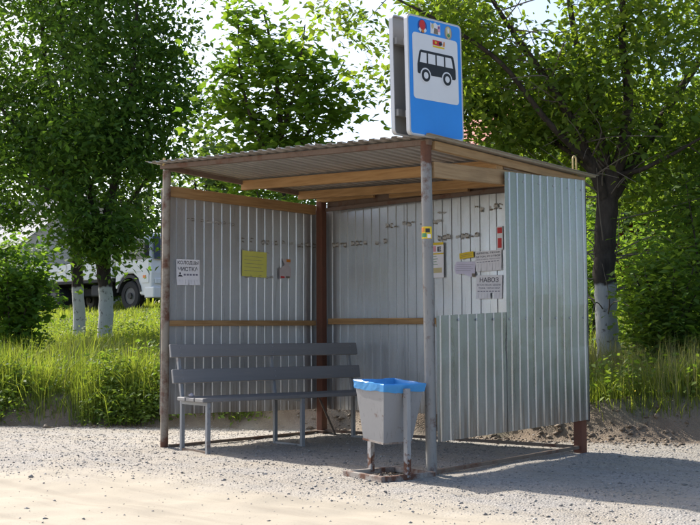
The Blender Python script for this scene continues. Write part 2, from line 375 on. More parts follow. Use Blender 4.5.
# ------------------------------------------------------------------ gravel stones
def stones(name, P, size, mat):
    N = len(P); base = np.array([(1, 0, 0), (-1, 0, 0), (0, 1, 0), (0, -1, 0), (0, 0, 1), (0, 0, -1)], float)
    V = base[None]*(size[:, None, None]*rng.uniform(.6, 1.25, (N, 6, 1)))
    V = V+rng.normal(0, .22, (N, 6, 3))*size[:, None, None]
    V[:, :, 2] *= .62
    a = rng.uniform(0, 6.28, N); ca, sa = np.cos(a)[:, None], np.sin(a)[:, None]
    X = V[:, :, 0]*ca-V[:, :, 1]*sa; Y = V[:, :, 0]*sa+V[:, :, 1]*ca
    V = np.stack([X, Y, V[:, :, 2]], -1)+P[:, None, :]
    tri = np.array([(0, 2, 4), (2, 1, 4), (1, 3, 4), (3, 0, 4), (2, 0, 5), (1, 2, 5), (3, 1, 5), (0, 3, 5)])
    L = (tri[None]+(np.arange(N)*6)[:, None, None]).reshape(-1, 3)
    return link_mesh(name, np_mesh(name, V.reshape(-1, 3), L, np.full(len(L), 3)), mat)
n0 = 100000
sx = rng.uniform(-7, 7.2, n0); sy = rng.uniform(-4.2, 3.2, n0)
rl = sy-np.interp(sx, ROADX, ROADY); dft = sy-foot(sx)
prob = sstep(-.75, .45, rl)*(.35+.65*vnoise(sx*1.3, sy*1.3, 91))*sstep(.35, -.1, dft)+.03*(rl < 0)+.10*sstep(.3, 0, np.abs(dft))
k = rng.uniform(0, 1, n0) < prob
sx, sy = sx[k], sy[k]; sz = np.clip(rng.lognormal(-5.2, .45, len(sx)), .003, .024)
o = stones('gravel', np.stack([sx, sy, terrain(sx, sy)+sz*.15], -1), sz, M['stone'])
tag(o, 'loose grey gravel scattered over the roadside', 'gravel', kind='stuff')
# clods of earth at the foot of the bank
n0 = 5000; sx = rng.uniform(-6, 5.5, n0); sy = foot(sx)+rng.normal(.12, .22, n0); k = vnoise(sx*1.5, sy*1.5, 12) > .45
sx, sy = sx[k], sy[k]; sz = np.clip(rng.lognormal(-4.5, .6, len(sx)), .005, .05)
M['clod'] = leafmat('soil_clod', (.11, .08, .057), (.24, .19, .14), .0)
o = stones('soil_clods', np.stack([sx, sy, terrain(sx, sy)+sz*.1], -1), sz, M['clod'])
tag(o, 'crumbled brown earth along the foot of the bank', 'soil', kind='stuff')

# ------------------------------------------------------------------ bus shelter
PITCH_RIB = .114
def rib_profile(u0, u1, depth=.009, phase=0.):
    out = []; seq = ((0., 0), (.45, 0), (.50, 1), (.95, 1), (1., 0))
    k = math.floor((u0-phase)/PITCH_RIB)-1
    while True:
        for fr, hgt in seq[:-1]:
            u = phase+(k+fr)*PITCH_RIB
            if u > u0 and u < u1: out.append((u, hgt*depth))
        if phase+k*PITCH_RIB > u1: break
        k += 1
    def at(u):
        f = ((u-phase)/PITCH_RIB) % 1
        return float(np.interp(f, [0, .45, .50, .95, 1], [0, 0, 1, 1, 0]))*depth
    return [(u0, at(u0))]+out+[(u1, at(u1))]
def wall_sheet(u0, u1, z0, z1, fr, nrm, mat, parent, seed, phase=0., name='wall_sheet', skew=0.):
    pr = rib_profile(u0, u1, phase=phase); rows = 24; grid = []
    for j in range(rows):
        q = j/(rows-1); row = []
        for u, h_ in pr:
            z = z0(u)*(1-q)+z1(u)*q
            dent = (float(fnoise(u*2.1+seed, z*2.1, seed, 3))-.5)*.013*math.sin(math.pi*min(1, q*1.05))
            row.append(fr(u, z, h_+dent))
        grid.append(row)
    return MB().shell(grid, nrm, .0012).build(name, mat, parent)
lin = lambda u0, a, u1, b: (lambda u: a+(b-a)*(u-u0)/(u1-u0))
shelter = empty('bus_shelter', (0, 0, 0), 0, 'open bus shelter of corrugated galvanised sheets with pipe posts and flat roof', 'bus shelter')
XL = -.056   # left wall plane (outer side of the posts); ribs stand inward (+x)
frL = lambda u, z, h_: (XL+h_, u, z)
wall_sheet(-.02, .915, lin(0, .305, 2, .262), lin(0, 2.45, 2, 2.44), frL, (1, 0, 0), M['galv_left'], shelter, 3)
wall_sheet(.895, 2.16, lin(0, .30, 2, .257), lin(0, 2.435, 2, 2.432), lambda u, z, h_: (XL+h_-.004, u, z), (1, 0, 0), M['galv_left'], shelter, 13, phase=.02)
YB = D+.052   # back wall; ribs stand inward (-y)
def frB(off): return lambda u, z, h_: (u, YB-h_+off, z)
ztop = lin(0, 2.47, 3.2, 2.40); zbot = lin(0, .255, 3.2, .27)
wall_sheet(-.04, 1.13, zbot, ztop, frB(0), (0, -1, 0), M['galv_back'], shelter, 23)
wall_sheet(1.11, 2.20, zbot, lambda u: ztop(u)+.008, frB(.004), (0, -1, 0), M['galv_back'], shelter, 33, phase=.03)
wall_sheet(2.18, 3.25, zbot, ztop, frB(.0), (0, -1, 0), M['galv_back'], shelter, 43)
XR = W+.056   # right wall; ribs stand outward (+x)
def frR(off): return lambda u, z, h_: (XR+h_+off, u, z)
zb = lin(0, .245, 2.26, .292)
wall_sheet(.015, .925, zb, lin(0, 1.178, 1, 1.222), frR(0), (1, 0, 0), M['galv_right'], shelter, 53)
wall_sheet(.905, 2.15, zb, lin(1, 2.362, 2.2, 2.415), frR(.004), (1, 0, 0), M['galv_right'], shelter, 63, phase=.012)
# roof
RC = dict(FL=(-.17, -.12, 2.695), FR=(3.245, -.12, 2.518), BR=(3.33, 2.27, 2.448), BL=(-.13, 2.27, 2.585))
def roof_z(x, y):
    u = (x+.17)/3.415; v = (y+.12)/2.39
    return (2.695*(1-u)+2.518*u)*(1-v)+(2.585*(1-u)+2.448*u)*v
for si, (a, b) in enumerate(((-.17, 1.0), (.98, 2.13), (2.11, 3.30))):
    pr = rib_profile(a, b, depth=.014, phase=.01*si); grid = []
    for j in range(7):
        y = -.12-.012*(si == 1)+2.39*j/6
        grid.append([(x+.03*max(0, (y+.12)/2.39)*(x > 3), y, roof_z(x, y)+h_+.003*(si == 1)+(float(fnoise(x*2, y*2+si, 8, 3))-.5)*.014) for x, h_ in pr])
    MB().shell(grid, (0, 0, 1), .0015).build('roof_sheet', M['galv_roof'], shelter)
# posts
def post(pts, r, mat, foot_=True):
    p = MB().tube(pts, r, 18).build('post', mat, shelter, True)
    e = p.modifiers.new('edge', 'EDGE_SPLIT'); e.split_angle = R(50)
    if foot_:
        x, y, z = pts[0]; MB().box(x-.075, x+.075, y-.06, y+.06, z-.004, z+.012).build('foot_plate', M['base_rust'], p)
    return p
post([(-.002, .0, -.02), (.004, .005, roof_z(0, 0)-.065)], .038, M['post_left'])
post([(W+.012, -.005, -.03), (W-.005, .0, 1.25), (W-.022, .005, roof_z(W, 0)-.02)], .0415, M['post_pipe'])
pB = MB().box(-.008, .078, D-.085, D-.005, -.03, 2.50).build('post', M['post_rust'], shelter, bevel=.008)
MB().box(-.05, .12, D-.12, D+.03, -.01, .035).build('foot_plate', M['base_rust'], pB)
MB().box(W-.045, W+.038, D-.055, D+.035, -.02, 2.40).build('post', M['post_rust'], shelter, bevel=.006)
# front, side angle irons under the roof
def edge_beam(a, b, w_, h_, drop, mat, name):
    A = Vector((a[0], a[1], roof_z(*a)-drop)); B = Vector((b[0], b[1], roof_z(*b)-drop))
    return MB().bar(A, B, w_, h_).build(name, mat, shelter, bevel=.003)
edge_beam((-.06, -.005), (W+.03, -.005), .045, .042, .030, M['iron_rust'], 'front_angle_iron')
edge_beam((XL+.03, .04), (XL+.03, 2.15), .04, .045, .034, M['iron_rust'], 'side_angle_iron')
edge_beam((W+.01, .05), (W+.025, 2.2), .045, .065, .045, M['wood_grey'], 'side_plate')
# timbers
def timber(a, b, w_, h_, mat, name): return MB().bar(a, b, w_, h_).build(name, mat, shelter, bevel=.004)
timber((-.03, 1.0, roof_z(0, 1)-.062), (W-.02, 1.0, roof_z(W, 1)-.062), .05, .095, M['wood_x'], 'roof_joist')
timber((-.02, 1.80, roof_z(0, 1.8)-.058), (W-.02, 1.80, roof_z(W, 1.8)-.058), .05, .085, M['wood_x'], 'roof_joist')
timber((-.0, 2.06, 2.515), (.82, 2.06, 2.50), .042, .06, M['wood_x'], 'back_plate')
timber((1.05, 2.045, 2.478), (2.05, 2.045, 2.455), .045, .075, M['wood_x'], 'back_plate')
timber((.085, D+.012, 2.50), (W-.05, D+.012, 2.435), .03, .14, M['iron_rust'], 'back_gap_strip')  # added dark strip: closes the bright sky gap, stands for the shaded band
MB().box(.085, W-.05, D-.03, D-.006, 2.385, 2.425).build('back_angle_iron', M['iron_rust'], shelter)
timber((-.022, .045, 2.425), (-.022, D-.09, 2.405), .04, .10, M['wood_y'], 'wall_plate')
timber((-.022, .045, 1.165), (-.022, D-.09, 1.18), .036, .055, M['wood_y'], 'rail')
timber((.085, D+.018, 1.197), (W-.05, D+.018, 1.165), .036, .062, M['wood_x'], 'rail')
timber((W+.005, .05, 2.285), (W+.012, 1.35, 2.335), .038, .12, M['wood_grey'], 'opening_header')
MB().box(W-.06, W+.02, .86, .955, roof_z(W, .9)-.14, roof_z(W, .9)-.012).build('joist_block', M['wood_x'], shelter, bevel=.004)
timber((W+.025, .06, 1.12), (W+.025, 2.05, 1.14), .03, .05, M['wood_y'], 'rail')
# base bars on the ground
for a, b in (((.05, .02, .018), (.03, D-.1, .02)), ((W-.0, .05, .02), (W, D-.06, .05)), ((.1, D-.04, .03), (W-.06, D-.04, .05))):
    MB().bar(a, b, .03, .028).build('base_bar', M['base_rust'], shelter)
MB().bar((.08, 1.98, .40), (.42, 1.88, .02), .022, .012).build('brace', M['base_rust'], shelter)
# roof hook, corner bolt
lp = [(W+.01, 2.08+.028*math.cos(a), 2.60+.028*math.sin(a)) for a in np.linspace(0, math.pi, 8)]
MB().tube([(W+.01, 2.108, 2.40)]+lp+[(W+.01, 2.052, 2.42)], .008, 8).build('roof_hook', M['loop'], shelter, True)
MB().tube([(-.005, -.02, 2.66), (-.005, -.02, 2.735)], [.018, .012], 8).build('corner_bolt', M['loop'], shelter)
# rows of roofing screws along rails (small, shared mesh)
scr = MB().tube([(0, 0, 0), (0, 0, .005)], [.010, .009], 6); sme = bpy.data.meshes.new('screw'); sme.from_pydata(scr.v, [], scr.f); sme.materials.append(M['sign_edge'])
def screw(p, rot):
    o_ = bpy.data.objects.new('screw', sme); COL.objects.link(o_); o_.parent = shelter; o_.location = p; o_.rotation_euler = rot
for kz in (1.145, 2.28):
    for i in range(1, 10):
        y = .05+.228*i
        if kz > 1.5 and y < .95: continue
        screw((XR+.005, y, kz+.02*y), (0, R(90), 0))
# old glue and tape marks that follow the ribs
def stain(fr, u0, u1, z, hh, phase, mat, seed, inv=False):
    """torn tape with dirty edges left on the crests and flats between u0 and u1"""
    rs = random.Random(seed); k0 = math.floor((u0-phase)/PITCH_RIB); k1 = math.ceil((u1-phase)/PITCH_RIB)
    def strip(ua, ub, z_, h_, hgt, mm, nm):
        lo, hi = [], []; sl = rs.uniform(-.012, .012)
        for q in np.linspace(0, 1, 9):
            u = ua+(ub-ua)*q; w2 = h_*(.3+.7*rs.random()); c0 = z_+sl*(q-.5)+rs.uniform(-.003, .003)
            lo.append(fr(u, c0-w2/2, hgt)); hi.append(fr(u, c0+w2/2, hgt))
        MB().shell([lo, hi], (0, 0, 0), 0).build(nm, mm, shelter)
    for k in range(k0, k1+1):
        for a, b, hgt in ((.51, .94, .009), (.01, .44, .0)):
            ua, ub = phase+(k+a)*PITCH_RIB, phase+(k+b)*PITCH_RIB
            if ub < u0 or ua > u1 or rs.random() < (.15 if hgt else .45): continue
            zz = z+rs.uniform(-.008, .008)
            if rs.random() < .7: strip(ua, ub, zz, hh*.7, hgt+.0085, M['tape_pale'], 'tape_remnant')
            for sg in (-1, 1):
                if rs.random() < .75: strip(ua+rs.uniform(0, .01), ub-rs.uniform(0, .02), zz+sg*hh*.33, hh*.34, hgt+.0100, mat, 'glue_mark')
for (pa, pb, hh, sd_) in (((332, 244.5), (388, 242.5), .055, 1), ((388, 226), (440, 221), .055, 2), ((434, 239), (476, 234), .06, 4), ((476, 209), (500, 207), .06, 5), ((432, 214), (446, 212), .02, 6)):
    a = ony(*pa, YB); b = ony(*pb, YB); ph = .03 if 1.1 < (a[0]+b[0])/2 < 2.2 else 0
    stain(lambda u, z, h_: (u, YB-h_, z), a[0], b[0], (a[2]+b[2])/2, hh, ph, M['stain'], sd_)
for (pa, pb, hh, sd_) in (((240, 240), (312, 246), .05, 11), ((186, 220), (231, 224), .03, 12), ((238, 251), (270, 251), .02, 13), ((240, 276), (273, 277), .022, 14)):
    a = onx(*pa, XL); b = onx(*pb, XL)
    stain(frL, a[1], b[1], (a[2]+b[2])/2, hh, .02 if a[1] > .9 else 0, M['stain'] if sd_ < 13 else M['tape'], sd_)

# ------------------------------------------------------------------ text helper
def text_mesh(body, width, height, bold=0.0):
    cu = bpy.data.curves.new('txt', 'FONT'); cu.body = body; cu.size = 1; cu.offset = bold; cu.extrude = 0; cu.resolution_u = 2
    ob = bpy.data.objects.new('txt', cu); COL.objects.link(ob); dg = bpy.context.evaluated_depsgraph_get(); dg.update()
    me = bpy.data.meshes.new_from_object(ob.evaluated_get(dg)); bpy.data.objects.remove(ob)
    co = np.zeros(len(me.vertices)*3, np.float32); me.vertices.foreach_get('co', co); co = co.reshape(-1, 3)
    if len(co) == 0: return me
    mn, mx = co.min(0), co.max(0)
    co[:, 0] = (co[:, 0]-mn[0])/(mx[0]-mn[0])*width; co[:, 1] = (co[:, 1]-mn[1])/max(1e-6, (mx[1]-mn[1]))*height
    me.vertices.foreach_set('co', co.ravel()); me.update(); return me
class Paper:
    """a sheet of paper in local axes: u to the right, v up, t towards the viewer; the root carries the rotation"""
    def __init__(s, name, origin, udir, vdir, w_, h_, mat, label, cat='notice', group=None, curl=.0025, poly=None, tilt=0, th=.0006):
        u = Vector(udir).normalized(); v = Vector(vdir).normalized(); n_ = u.cross(v).normalized(); v = n_.cross(u)
        rot = Matrix((u, v, n_)).transposed().to_4x4() @ Matrix.Rotation(tilt, 4, 'Z')
        s.w, s.h, s.curl = w_, h_, curl; ph = random.random()*6
        s.z = lambda a, b: curl*(math.sin(3.1*a/w_+ph)*.5+math.sin(4.3*b/h_+ph*1.7)*.5)
        m = MB()
        if poly is None:
            grid = [[(w_*i/8, h_*j/8, s.z(w_*i/8, h_*j/8)) for i in range(9)] for j in range(9)]; m.shell(grid, (0, 0, 1), th)
        else: m.prism(poly, lambda a, b, t_: (a, b, s.z(a, b)+t_), -th, 0)
        s.o = m.build(name, mat); s.o.matrix_world = Matrix.Translation(Vector(origin)) @ rot
        tag(s.o, label, cat, group)
    def text(s, body, x, y, w_, h_, mat, bold=.02):
        me = text_mesh(body, w_, h_, bold); co = np.zeros(len(me.vertices)*3, np.float32); me.vertices.foreach_get('co', co); co = co.reshape(-1, 3)
        for p in co: p[0] += x; p[1] += y; p[2] = s.z(p[0], p[1])+.0011
        me.vertices.foreach_set('co', co.ravel()); return link_mesh('lettering', me, mat, s.o)
    def patch(s, x0, x1, y0, y1, mat, name, lift=.0012):
        n_ = 4; grid = [[(x0+(x1-x0)*i/n_, y0+(y1-y0)*j/n_, s.z(x0+(x1-x0)*i/n_, y0+(y1-y0)*j/n_)+lift) for i in range(n_+1)] for j in range(n_+1)]
        return MB().shell(grid, (0, 0, 1), .0004).build(name, mat, s.o)
    def strips(s, n_, y1, ln, mat, seed=1):
        rs = random.Random(seed); sw = s.w/n_
        for k in range(n_):
            if rs.random() < .07: continue
            a = rs.uniform(-.05, .05); x0 = k*sw+.0012; x1 = (k+1)*sw-.0012; d_ = rs.uniform(.0, .006)
            grid = [[(x+a*(y1-y)*1., y, s.z(x, y1)+(y1-y)*.10*rs.random()+.0005+d_*(y1-y)/ln) for x in (x0, x1)] for y in (y1-ln, y1-ln/2, y1)]
            MB().shell(grid, (0, 0, 1), .0005).build('tear_strip', mat, s.o)
XP = XL+.0195
a = onx(176.5, 282.5, XP); b = onx(200, 260.5, XP)
p = Paper('notice', (XP, a[1], a[2]+.03), (0, 1, 0), (0, 0, 1), b[1]-a[1], b[2]-a[2]-.03, M['paper'], 'white torn-strip notice about well cleaning on the corrugated wall', tilt=R(1.5))
wq, hq = p.w, p.h
p.text('КОЛОДЦЫ', wq*.05, hq*.72, wq*.9, hq*.2, M['ink'], .016); p.text('ЧИСТКА', wq*.06, hq*.42, wq*.87, hq*.2, M['ink'], .016)
[p.patch(wq*(.3+.13*k_), wq*(.39+.13*k_), hq*.19, hq*.28, M['ink_soft'], 'printed_line') for k_ in range(5)]
MB().prism(ellipse(wq*.15, hq*.30, wq*.035, hq*.06, 12), lambda u, v, q: (u, v, p.z(u, v)+q), .0006, .0012).build('figure_mark', M['ink'], p.o)
MB().prism([(wq*.06, hq*.14), (wq*.26, hq*.14), (wq*.21, hq*.22), (wq*.1, hq*.23)], lambda u, v, q: (u, v, p.z(u, v)+q), .0006, .0012).build('figure_mark', M['ink'], p.o)
p.strips(8, 0., .055, M['paper'], 2)
a = onx(242, 276, XP); b = onx(266.5, 252, XP)
p = Paper('notice', (XP, a[1], a[2]), (0, 1, 0), (0, 0, 1), b[1]-a[1], b[2]-a[2], M['paper_yellow'], 'faded yellow square sheet taped to the corrugated wall', tilt=R(-1))
for k_ in range(5): p.patch(p.w*.08, p.w*(.86-.08*(k_ % 2)), p.h*(.78-.14*k_), p.h*(.795-.14*k_), M['tape'], 'printed_line')
a = onx(279.5, 279, XP); b = onx(291, 259, XP); wq, hq = b[1]-a[1], b[2]-a[2]
p = Paper('notice', (XP, a[1], a[2]), (0, 1, 0), (0, 0, 1), wq, hq, M['paper_old'], 'torn faded pinkish flyer with red scraps on the corrugated wall', poly=[(0, 0), (wq, .02), (wq, hq*.55), (wq*.8, hq*.7), (wq, hq*.8), (wq*.95, hq), (wq*.2, hq*.97), (wq*.45, hq*.7), (0, hq*.5)])
p.patch(wq*.6, wq*.95, hq*.84, hq*.97, M['orange'], 'printed_scrap'); p.patch(wq*.1, wq*.45, hq*.05, hq*.14, M['red'], 'printed_scrap'); p.patch(wq*.55, wq*.9, hq*.06, hq*.15, M['stain'], 'printed_scrap')
YP = YB-.0215
def backpaper(px0, py0, px1, py1, *args, **kw):     # left-bottom and right-top photo corners on the back wall
    a = ony(px0, py0, YP); b = ony(px1, py1, YP)
    return Paper('notice', (a[0], YP, a[2]), (1, 0, 0), (0, 0, 1), b[0]-a[0], b[2]-a[2], *args, **kw)
p = backpaper(476, 293, 502, 274, M['paper'], 'white notice with big heading НАВОЗ and tear-off strips', tilt=R(-1.5))
p.text('НАВОЗ', p.w*.14, p.h*.60, p.w*.72, p.h*.27, M['ink'], .012); p.text('БЕТОН, ПЕСОК, ЩЕБЕНЬ', p.w*.05, p.h*.38, p.w*.9, p.h*.13, M['ink_soft'], .008)
p.text('ТОРФ, ЧЕРНОЗЕМ', p.w*.1, p.h*.20, p.w*.8, p.h*.12, M['ink_soft'], .008); [p.patch(p.w*(.06+.11*k_), p.w*(.14+.11*k_), p.h*.07, p.h*.115, M['ink_soft'], 'printed_line') for k_ in range(8)]
p.strips(9, 0., .055, M['paper'], 5)
p = backpaper(475.5, 264, 501.5, 250, M['paper'], 'white notice headed ЩЕБЕНЬ, ПЕСОК above the manure notice', tilt=R(.8))
p.text('ЩЕБЕНЬ, ПЕСОК', p.w*.04, p.h*.74, p.w*.92, p.h*.17, M['ink'], .016); p.text('БЕТОН, РАСТВОР', p.w*.04, p.h*.46, p.w*.92, p.h*.17, M['ink'], .016)
p.text('ДОСТАВКА, ЧЕРНОЗЕМ', p.w*.04, p.h*.26, p.w*.92, p.h*.11, M['ink_soft'], .008); [p.patch(p.w*(.05+.11*k_), p.w*(.13+.11*k_), p.h*.09, p.h*.145, M['ink_soft'], 'printed_line') for k_ in range(8)]
p.strips(9, 0., .075, M['paper'], 8)
a = ony(454, 277, YP); b = ony(475, 260, YP); wq, hq = b[0]-a[0], b[2]-a[2]
p = Paper('notice', (a[0], YP-.001, a[2]), (1, 0, 0), (0, 0, 1), wq, hq, M['paper_lilac'], 'ragged pale lilac paper hanging askew under yellow strip', curl=.01, poly=[(wq*.12, hq*.18), (wq*.5, hq*.2), (wq*.8, 0), (wq, hq*.2), (wq*.98, hq*.5), (wq*1.0, hq), (wq*.08, hq*.97), (0, hq*.6)], tilt=R(-3))
for k_ in range(4): p.patch(wq*.12, wq*(.9-.1*(k_ % 2)), hq*(.80-.13*k_), hq*(.815-.13*k_), M['ink_soft'], 'printed_line')
p.patch(wq*.86, wq*1.0, hq*.04, hq*.24, M['stain'], 'rust_smear')
a = ony(460, 259.5, YP); b = ony(474, 252.5, YP)
p = Paper('notice', (a[0], YP-.004, a[2]), (1, 0, 0), (0, 0, 1), b[0]-a[0], b[2]-a[2], M['yellow'], 'small mustard yellow strip of paper above lilac sheet', tilt=R(5))
for k_ in range(2): p.patch(p.w*.1, p.w*.88, p.h*(.6-.3*k_), p.h*(.66-.3*k_), M['tape'], 'printed_line')
p = backpaper(432, 278, 443.5, 242, M['paper'], 'tall white poster with yellow bands beside the front pipe post')
p.patch(0, p.w, p.h*.93, p.h*1., M['yellow'], 'printed_band'); p.patch(0, p.w, p.h*.66, p.h*.70, M['yellow'], 'printed_band'); p.patch(p.w*.05, p.w*.36, p.h*.74, p.h*.9, M['pink'], 'printed_band')
p.text('Е', p.w*.48, p.h*.74, p.w*.32, p.h*.14, M['ink'], .05)
for k_ in range(4): p.patch(p.w*.04, p.w*(.4+.1*(k_ % 2)), p.h*(.60-.075*k_), p.h*(.615-.075*k_), M['green_print'], 'printed_line')
p.patch(p.w*.1, p.w*.85, p.h*.14, p.h*.28, M['beige'], 'printed_band')
p = backpaper(497, 250, 502.5, 226, M['paper'], 'narrow white and red flyer beside the edge of opening')
p.patch(p.w*.1, p.w*.9, p.h*.70, p.h*.95, M['red'], 'printed_band'); p.patch(p.w*.15, p.w*.8, p.h*.08, p.h*.5, M['red'], 'printed_band')
# sticker bent round the front pipe post
def post_band(z0, z1, a0, a1, r, x, y):
    return [[(x+r*math.cos(a), y+r*math.sin(a), z) for a in np.linspace(a0, a1, 9)] for z in (z0, z1)]
pz = ony(425, 232.5, -.04)[2]; px_, py_ = W-.013, .002
st = MB().shell(post_band(pz-.045, pz+.045, R(-150), R(0), .0432, px_, py_), (0, 0, 0), 0).build('sticker', M['yellow'])
tag(st, 'small yellow patterned sticker wrapped round the grey pipe post', 'sticker')
for z0, z1, a0, a1, mm in ((.005, .038, -130, -80, 'orange'), (-.035, -.005, -120, -60, 'green_print'), (.0, .03, -70, -25, 'sign_black'), (-.04, -.012, -50, -15, 'paper')):
    MB().shell(post_band(pz+z0, pz+z1, R(a0), R(a1), .0440, px_, py_), (0, 0, 0), 0).build('printed_patch', M[mm], st)

# ------------------------------------------------------------------ bus stop signs
def sign_frame(sgn): return lambda u, v, q: (q*sgn, u*sgn, v)
def make_sign(name, loc, rz, roll, label, front):
    root = empty(name, loc, 0, label, 'bus stop sign'); root.rotation_euler = (roll, 0, rz)
    fr = lambda u, v, q: (q, u, v)     # q towards the face, u across, v up
    pl = MB().prism(rounded(-.3, .3, 0, .9, .035), fr, -.004, .0).build('plate', M['sign_white'] if front else M['sign_back'], root)
    rim = MB(); out = rounded(-.302, .302, -.002, .902, .036); inn = rounded(-.294, .294, .006, .894, .03); n_ = len(out)
    V = [fr(u, v, q) for q in (-.032, .002) for u, v in out]+[fr(u, v, q) for q in (-.032, .002) for u, v in inn]
    Fs = []
    for i in range(n_):
        j = (i+1) % n_
        Fs += [(i, j, n_+j, n_+i), (3*n_+i, 3*n_+j, 2*n_+j, 2*n_+i), (n_+i, n_+j, 3*n_+j, 3*n_+i), (2*n_+i, 2*n_+j, j, i)]
    rim.add(V, Fs).build('rim', M['sign_edge'], root)
    for z in (.16, .70): MB().box(-.055, -.004, -.285, .285, z-.025, z+.025).build('bracket', M['sign_back'], root)
    return root, fr
SX = W+.075
s_c = onx(432, 76, SX)
sign, fr = make_sign('bus_stop_sign', (SX, .025, 2.515), R(-4), R(1.4), 'blue and white bus stop sign with black bus on shelter post', True)
MB().prism(rounded(-.288, .288, .012, .888, .028), fr, .001, .0022).build('blue_field', M['sign_blue'], sign)
pan = MB().prism(rounded(-.252, .252, .275, .772, .03), fr, .003, .0042).build('white_field', M['sign_white'], sign)
bus = MB().prism([(-.205, .475), (-.205, .535), (-.18, .635), (-.165, .648), (.185, .648), (.20, .637), (.222, .54), (.222, .475), (.21, .465), (-.195, .465)][::-1], fr, .005, .0058).build('bus_pictogram', M['sign_black'], sign)
for q in ([(-.182, .552), (-.163, .628), (-.105, .628), (-.105, .552)], [(-.088, .552), (-.088, .628), (-.008, .628), (-.008, .552)], [(.008, .552), (.008, .628), (.088, .628), (.088, .552)], [(.105, .552), (.105, .628), (.172, .628), (.192, .552)]):
    MB().prism(q[::-1], fr, .0066, .0072).build('window_shape', M['sign_white'], bus)
for cx in (-.118, .120):
    MB().prism(ellipse(cx, .458, .058, .058), fr, .0066, .0072).build('wheel_shape', M['sign_white'], bus)
    MB().prism(ellipse(cx, .458, .047, .047), fr, .008, .0086).build('wheel_shape', M['sign_black'], bus)
    MB().prism(ellipse(cx, .458, .025, .025), fr, .0094, .010).build('wheel_shape', M['sign_white'], bus)
def emblem(shapes, cx, cy):
    root_ = None
    for k_, (poly, mm) in enumerate(shapes):
        o_ = MB().prism([(cx+u, cy+v) for u, v in poly], fr, .003+.0012*k_, .0038+.0012*k_).build('emblem' if root_ is None else 'emblem_detail', M[mm], sign if root_ is None else root_)
        root_ = root_ or o_
emblem(((ellipse(0, 0, .05, .052), 'navy'), (ellipse(0, .008, .033, .04), 'red'), ([(-.045, -.03), (-.02, -.05), (-.012, -.03), (-.03, -.012)], 'sign_white'), ([(.02, -.05), (.045, -.03), (.03, -.012), (.012, -.03)], 'sign_white'), (ellipse(0, -.038, .014, .012, 10), 'orange')), -.14, .828)
emblem((([(-.055, -.042), (.055, -.042), (.055, .042), (.03, .03), (0, .048), (-.03, .03), (-.055, .042)], 'sign_white'), ([(-.02, -.04), (.03, -.04), (.022, .0), (-.012, .005)], 'stain'), ([(.025, -.02), (.05, -.02), (.05, .03), (.025, .025)], 'pink'), (ellipse(-.032, .015, .012, .02, 10), 'beige'), (ellipse(.036, .012, .007, .01, 8), 'navy')), .005, .832)
emblem(((ellipse(0, 0, .042, .055), 'grey_print'), ([(0, -.05), (.028, -.02), (.03, .035), (0, .05), (-.03, .035), (-.028, -.02)], 'beige'), (ellipse(0, .018, .012, .02, 10), 'sign_white'), (ellipse(0, -.02, .016, .014, 10), 'green_print')), .15, .822)
emblem((([(-.075, -.036), (.075, -.036), (.075, .036), (-.075, .036)], 'sign_black'), ([(-.066, -.028), (.066, -.028), (.066, -.014), (-.066, -.014)], 'yellow'), ([(-.066, -.01), (.02, -.01), (.04, .028), (-.066, .028)], 'red'), (ellipse(.02, .008, .02, .014, 12), 'sign_black'), (ellipse(-.035, .010, .012, .01, 10), 'yellow'), ([(.045, -.008), (.066, -.008), (.066, .028), (.055, .028)], 'orange')), .035, .715)
sign2, fr2 = make_sign('bus_stop_sign', (W-.115, .02, 2.535), math.pi, R(-1.5), 'grey back of second sign plate mounted behind the blue one', False)
pole = MB().tube([(W-.022, .03, 2.47), (W-.022, .03, 3.33)], .024, 12).build('mounting_pipe', M['sign_back'], sign2, True)
pole.matrix_parent_inverse = (Matrix.Translation(sign2.location) @ sign2.rotation_euler.to_matrix().to_4x4()).inverted()

# ------------------------------------------------------------------ bench (local: x = along, y = towards the back)
bench_a = math.atan2(.988, .157)       # along direction in plan
bench = empty('bench', (.29, -.02, .0), bench_a, 'long dark grey bench with two backrest boards inside the shelter', 'bench')
# local +x runs along the bench, local -y towards its front
for fx in (.0, 1.03, 2.0):
    for yy, nm in ((0., 'rear'), (-.455, 'front')):
        lg = MB().box(fx-.018, fx+.018, yy-.018, yy+.018, -.01, .452).build('leg', M['bench_leg'], bench, bevel=.003)
    MB().box(fx-.016, fx+.016, -.437, -.018, .42, .451).build('seat_bearer', M['bench_leg'], bench, bevel=.003)
    MB().box(fx-.014, fx+.014, -.437, -.018, -.002, .02).build('ground_bar', M['base_rust'] if fx == 0 else M['bench_leg'], bench)
    MB().bar((fx, .0, .45), (fx, .105, .965), .034, .03, up=(1, 0, 0)).build('back_upright', M['bench_leg'], bench, bevel=.003)
for y0, y1 in ((-.485, -.34), (-.325, -.18), (-.165, -.025)):
    MB().box(-.07, 2.08, y0, y1, .453, .487).build('seat_board', M['bench_board'], bench, bevel=.006)
_t = NT('bench_board_worn'); _w = _t.ramp(_t.noise(9, 8, .75, (.35, 3, 3)), [(.60, 0.), (.70, .75)])
M['bench_board_worn'] = _t.set(_t.mix(_w, _t.mix(_t.noise(3, 4, .6, (.3, 6, 6)), (.18, .178, .18), (.245, .242, .243)), (.31, .28, .24)), .55, 0, .4); _t.bump(_t.noise(5, 6, .6, (.3, 8, 8)), .3, .004)
tilt = math.atan2(.105, .515)
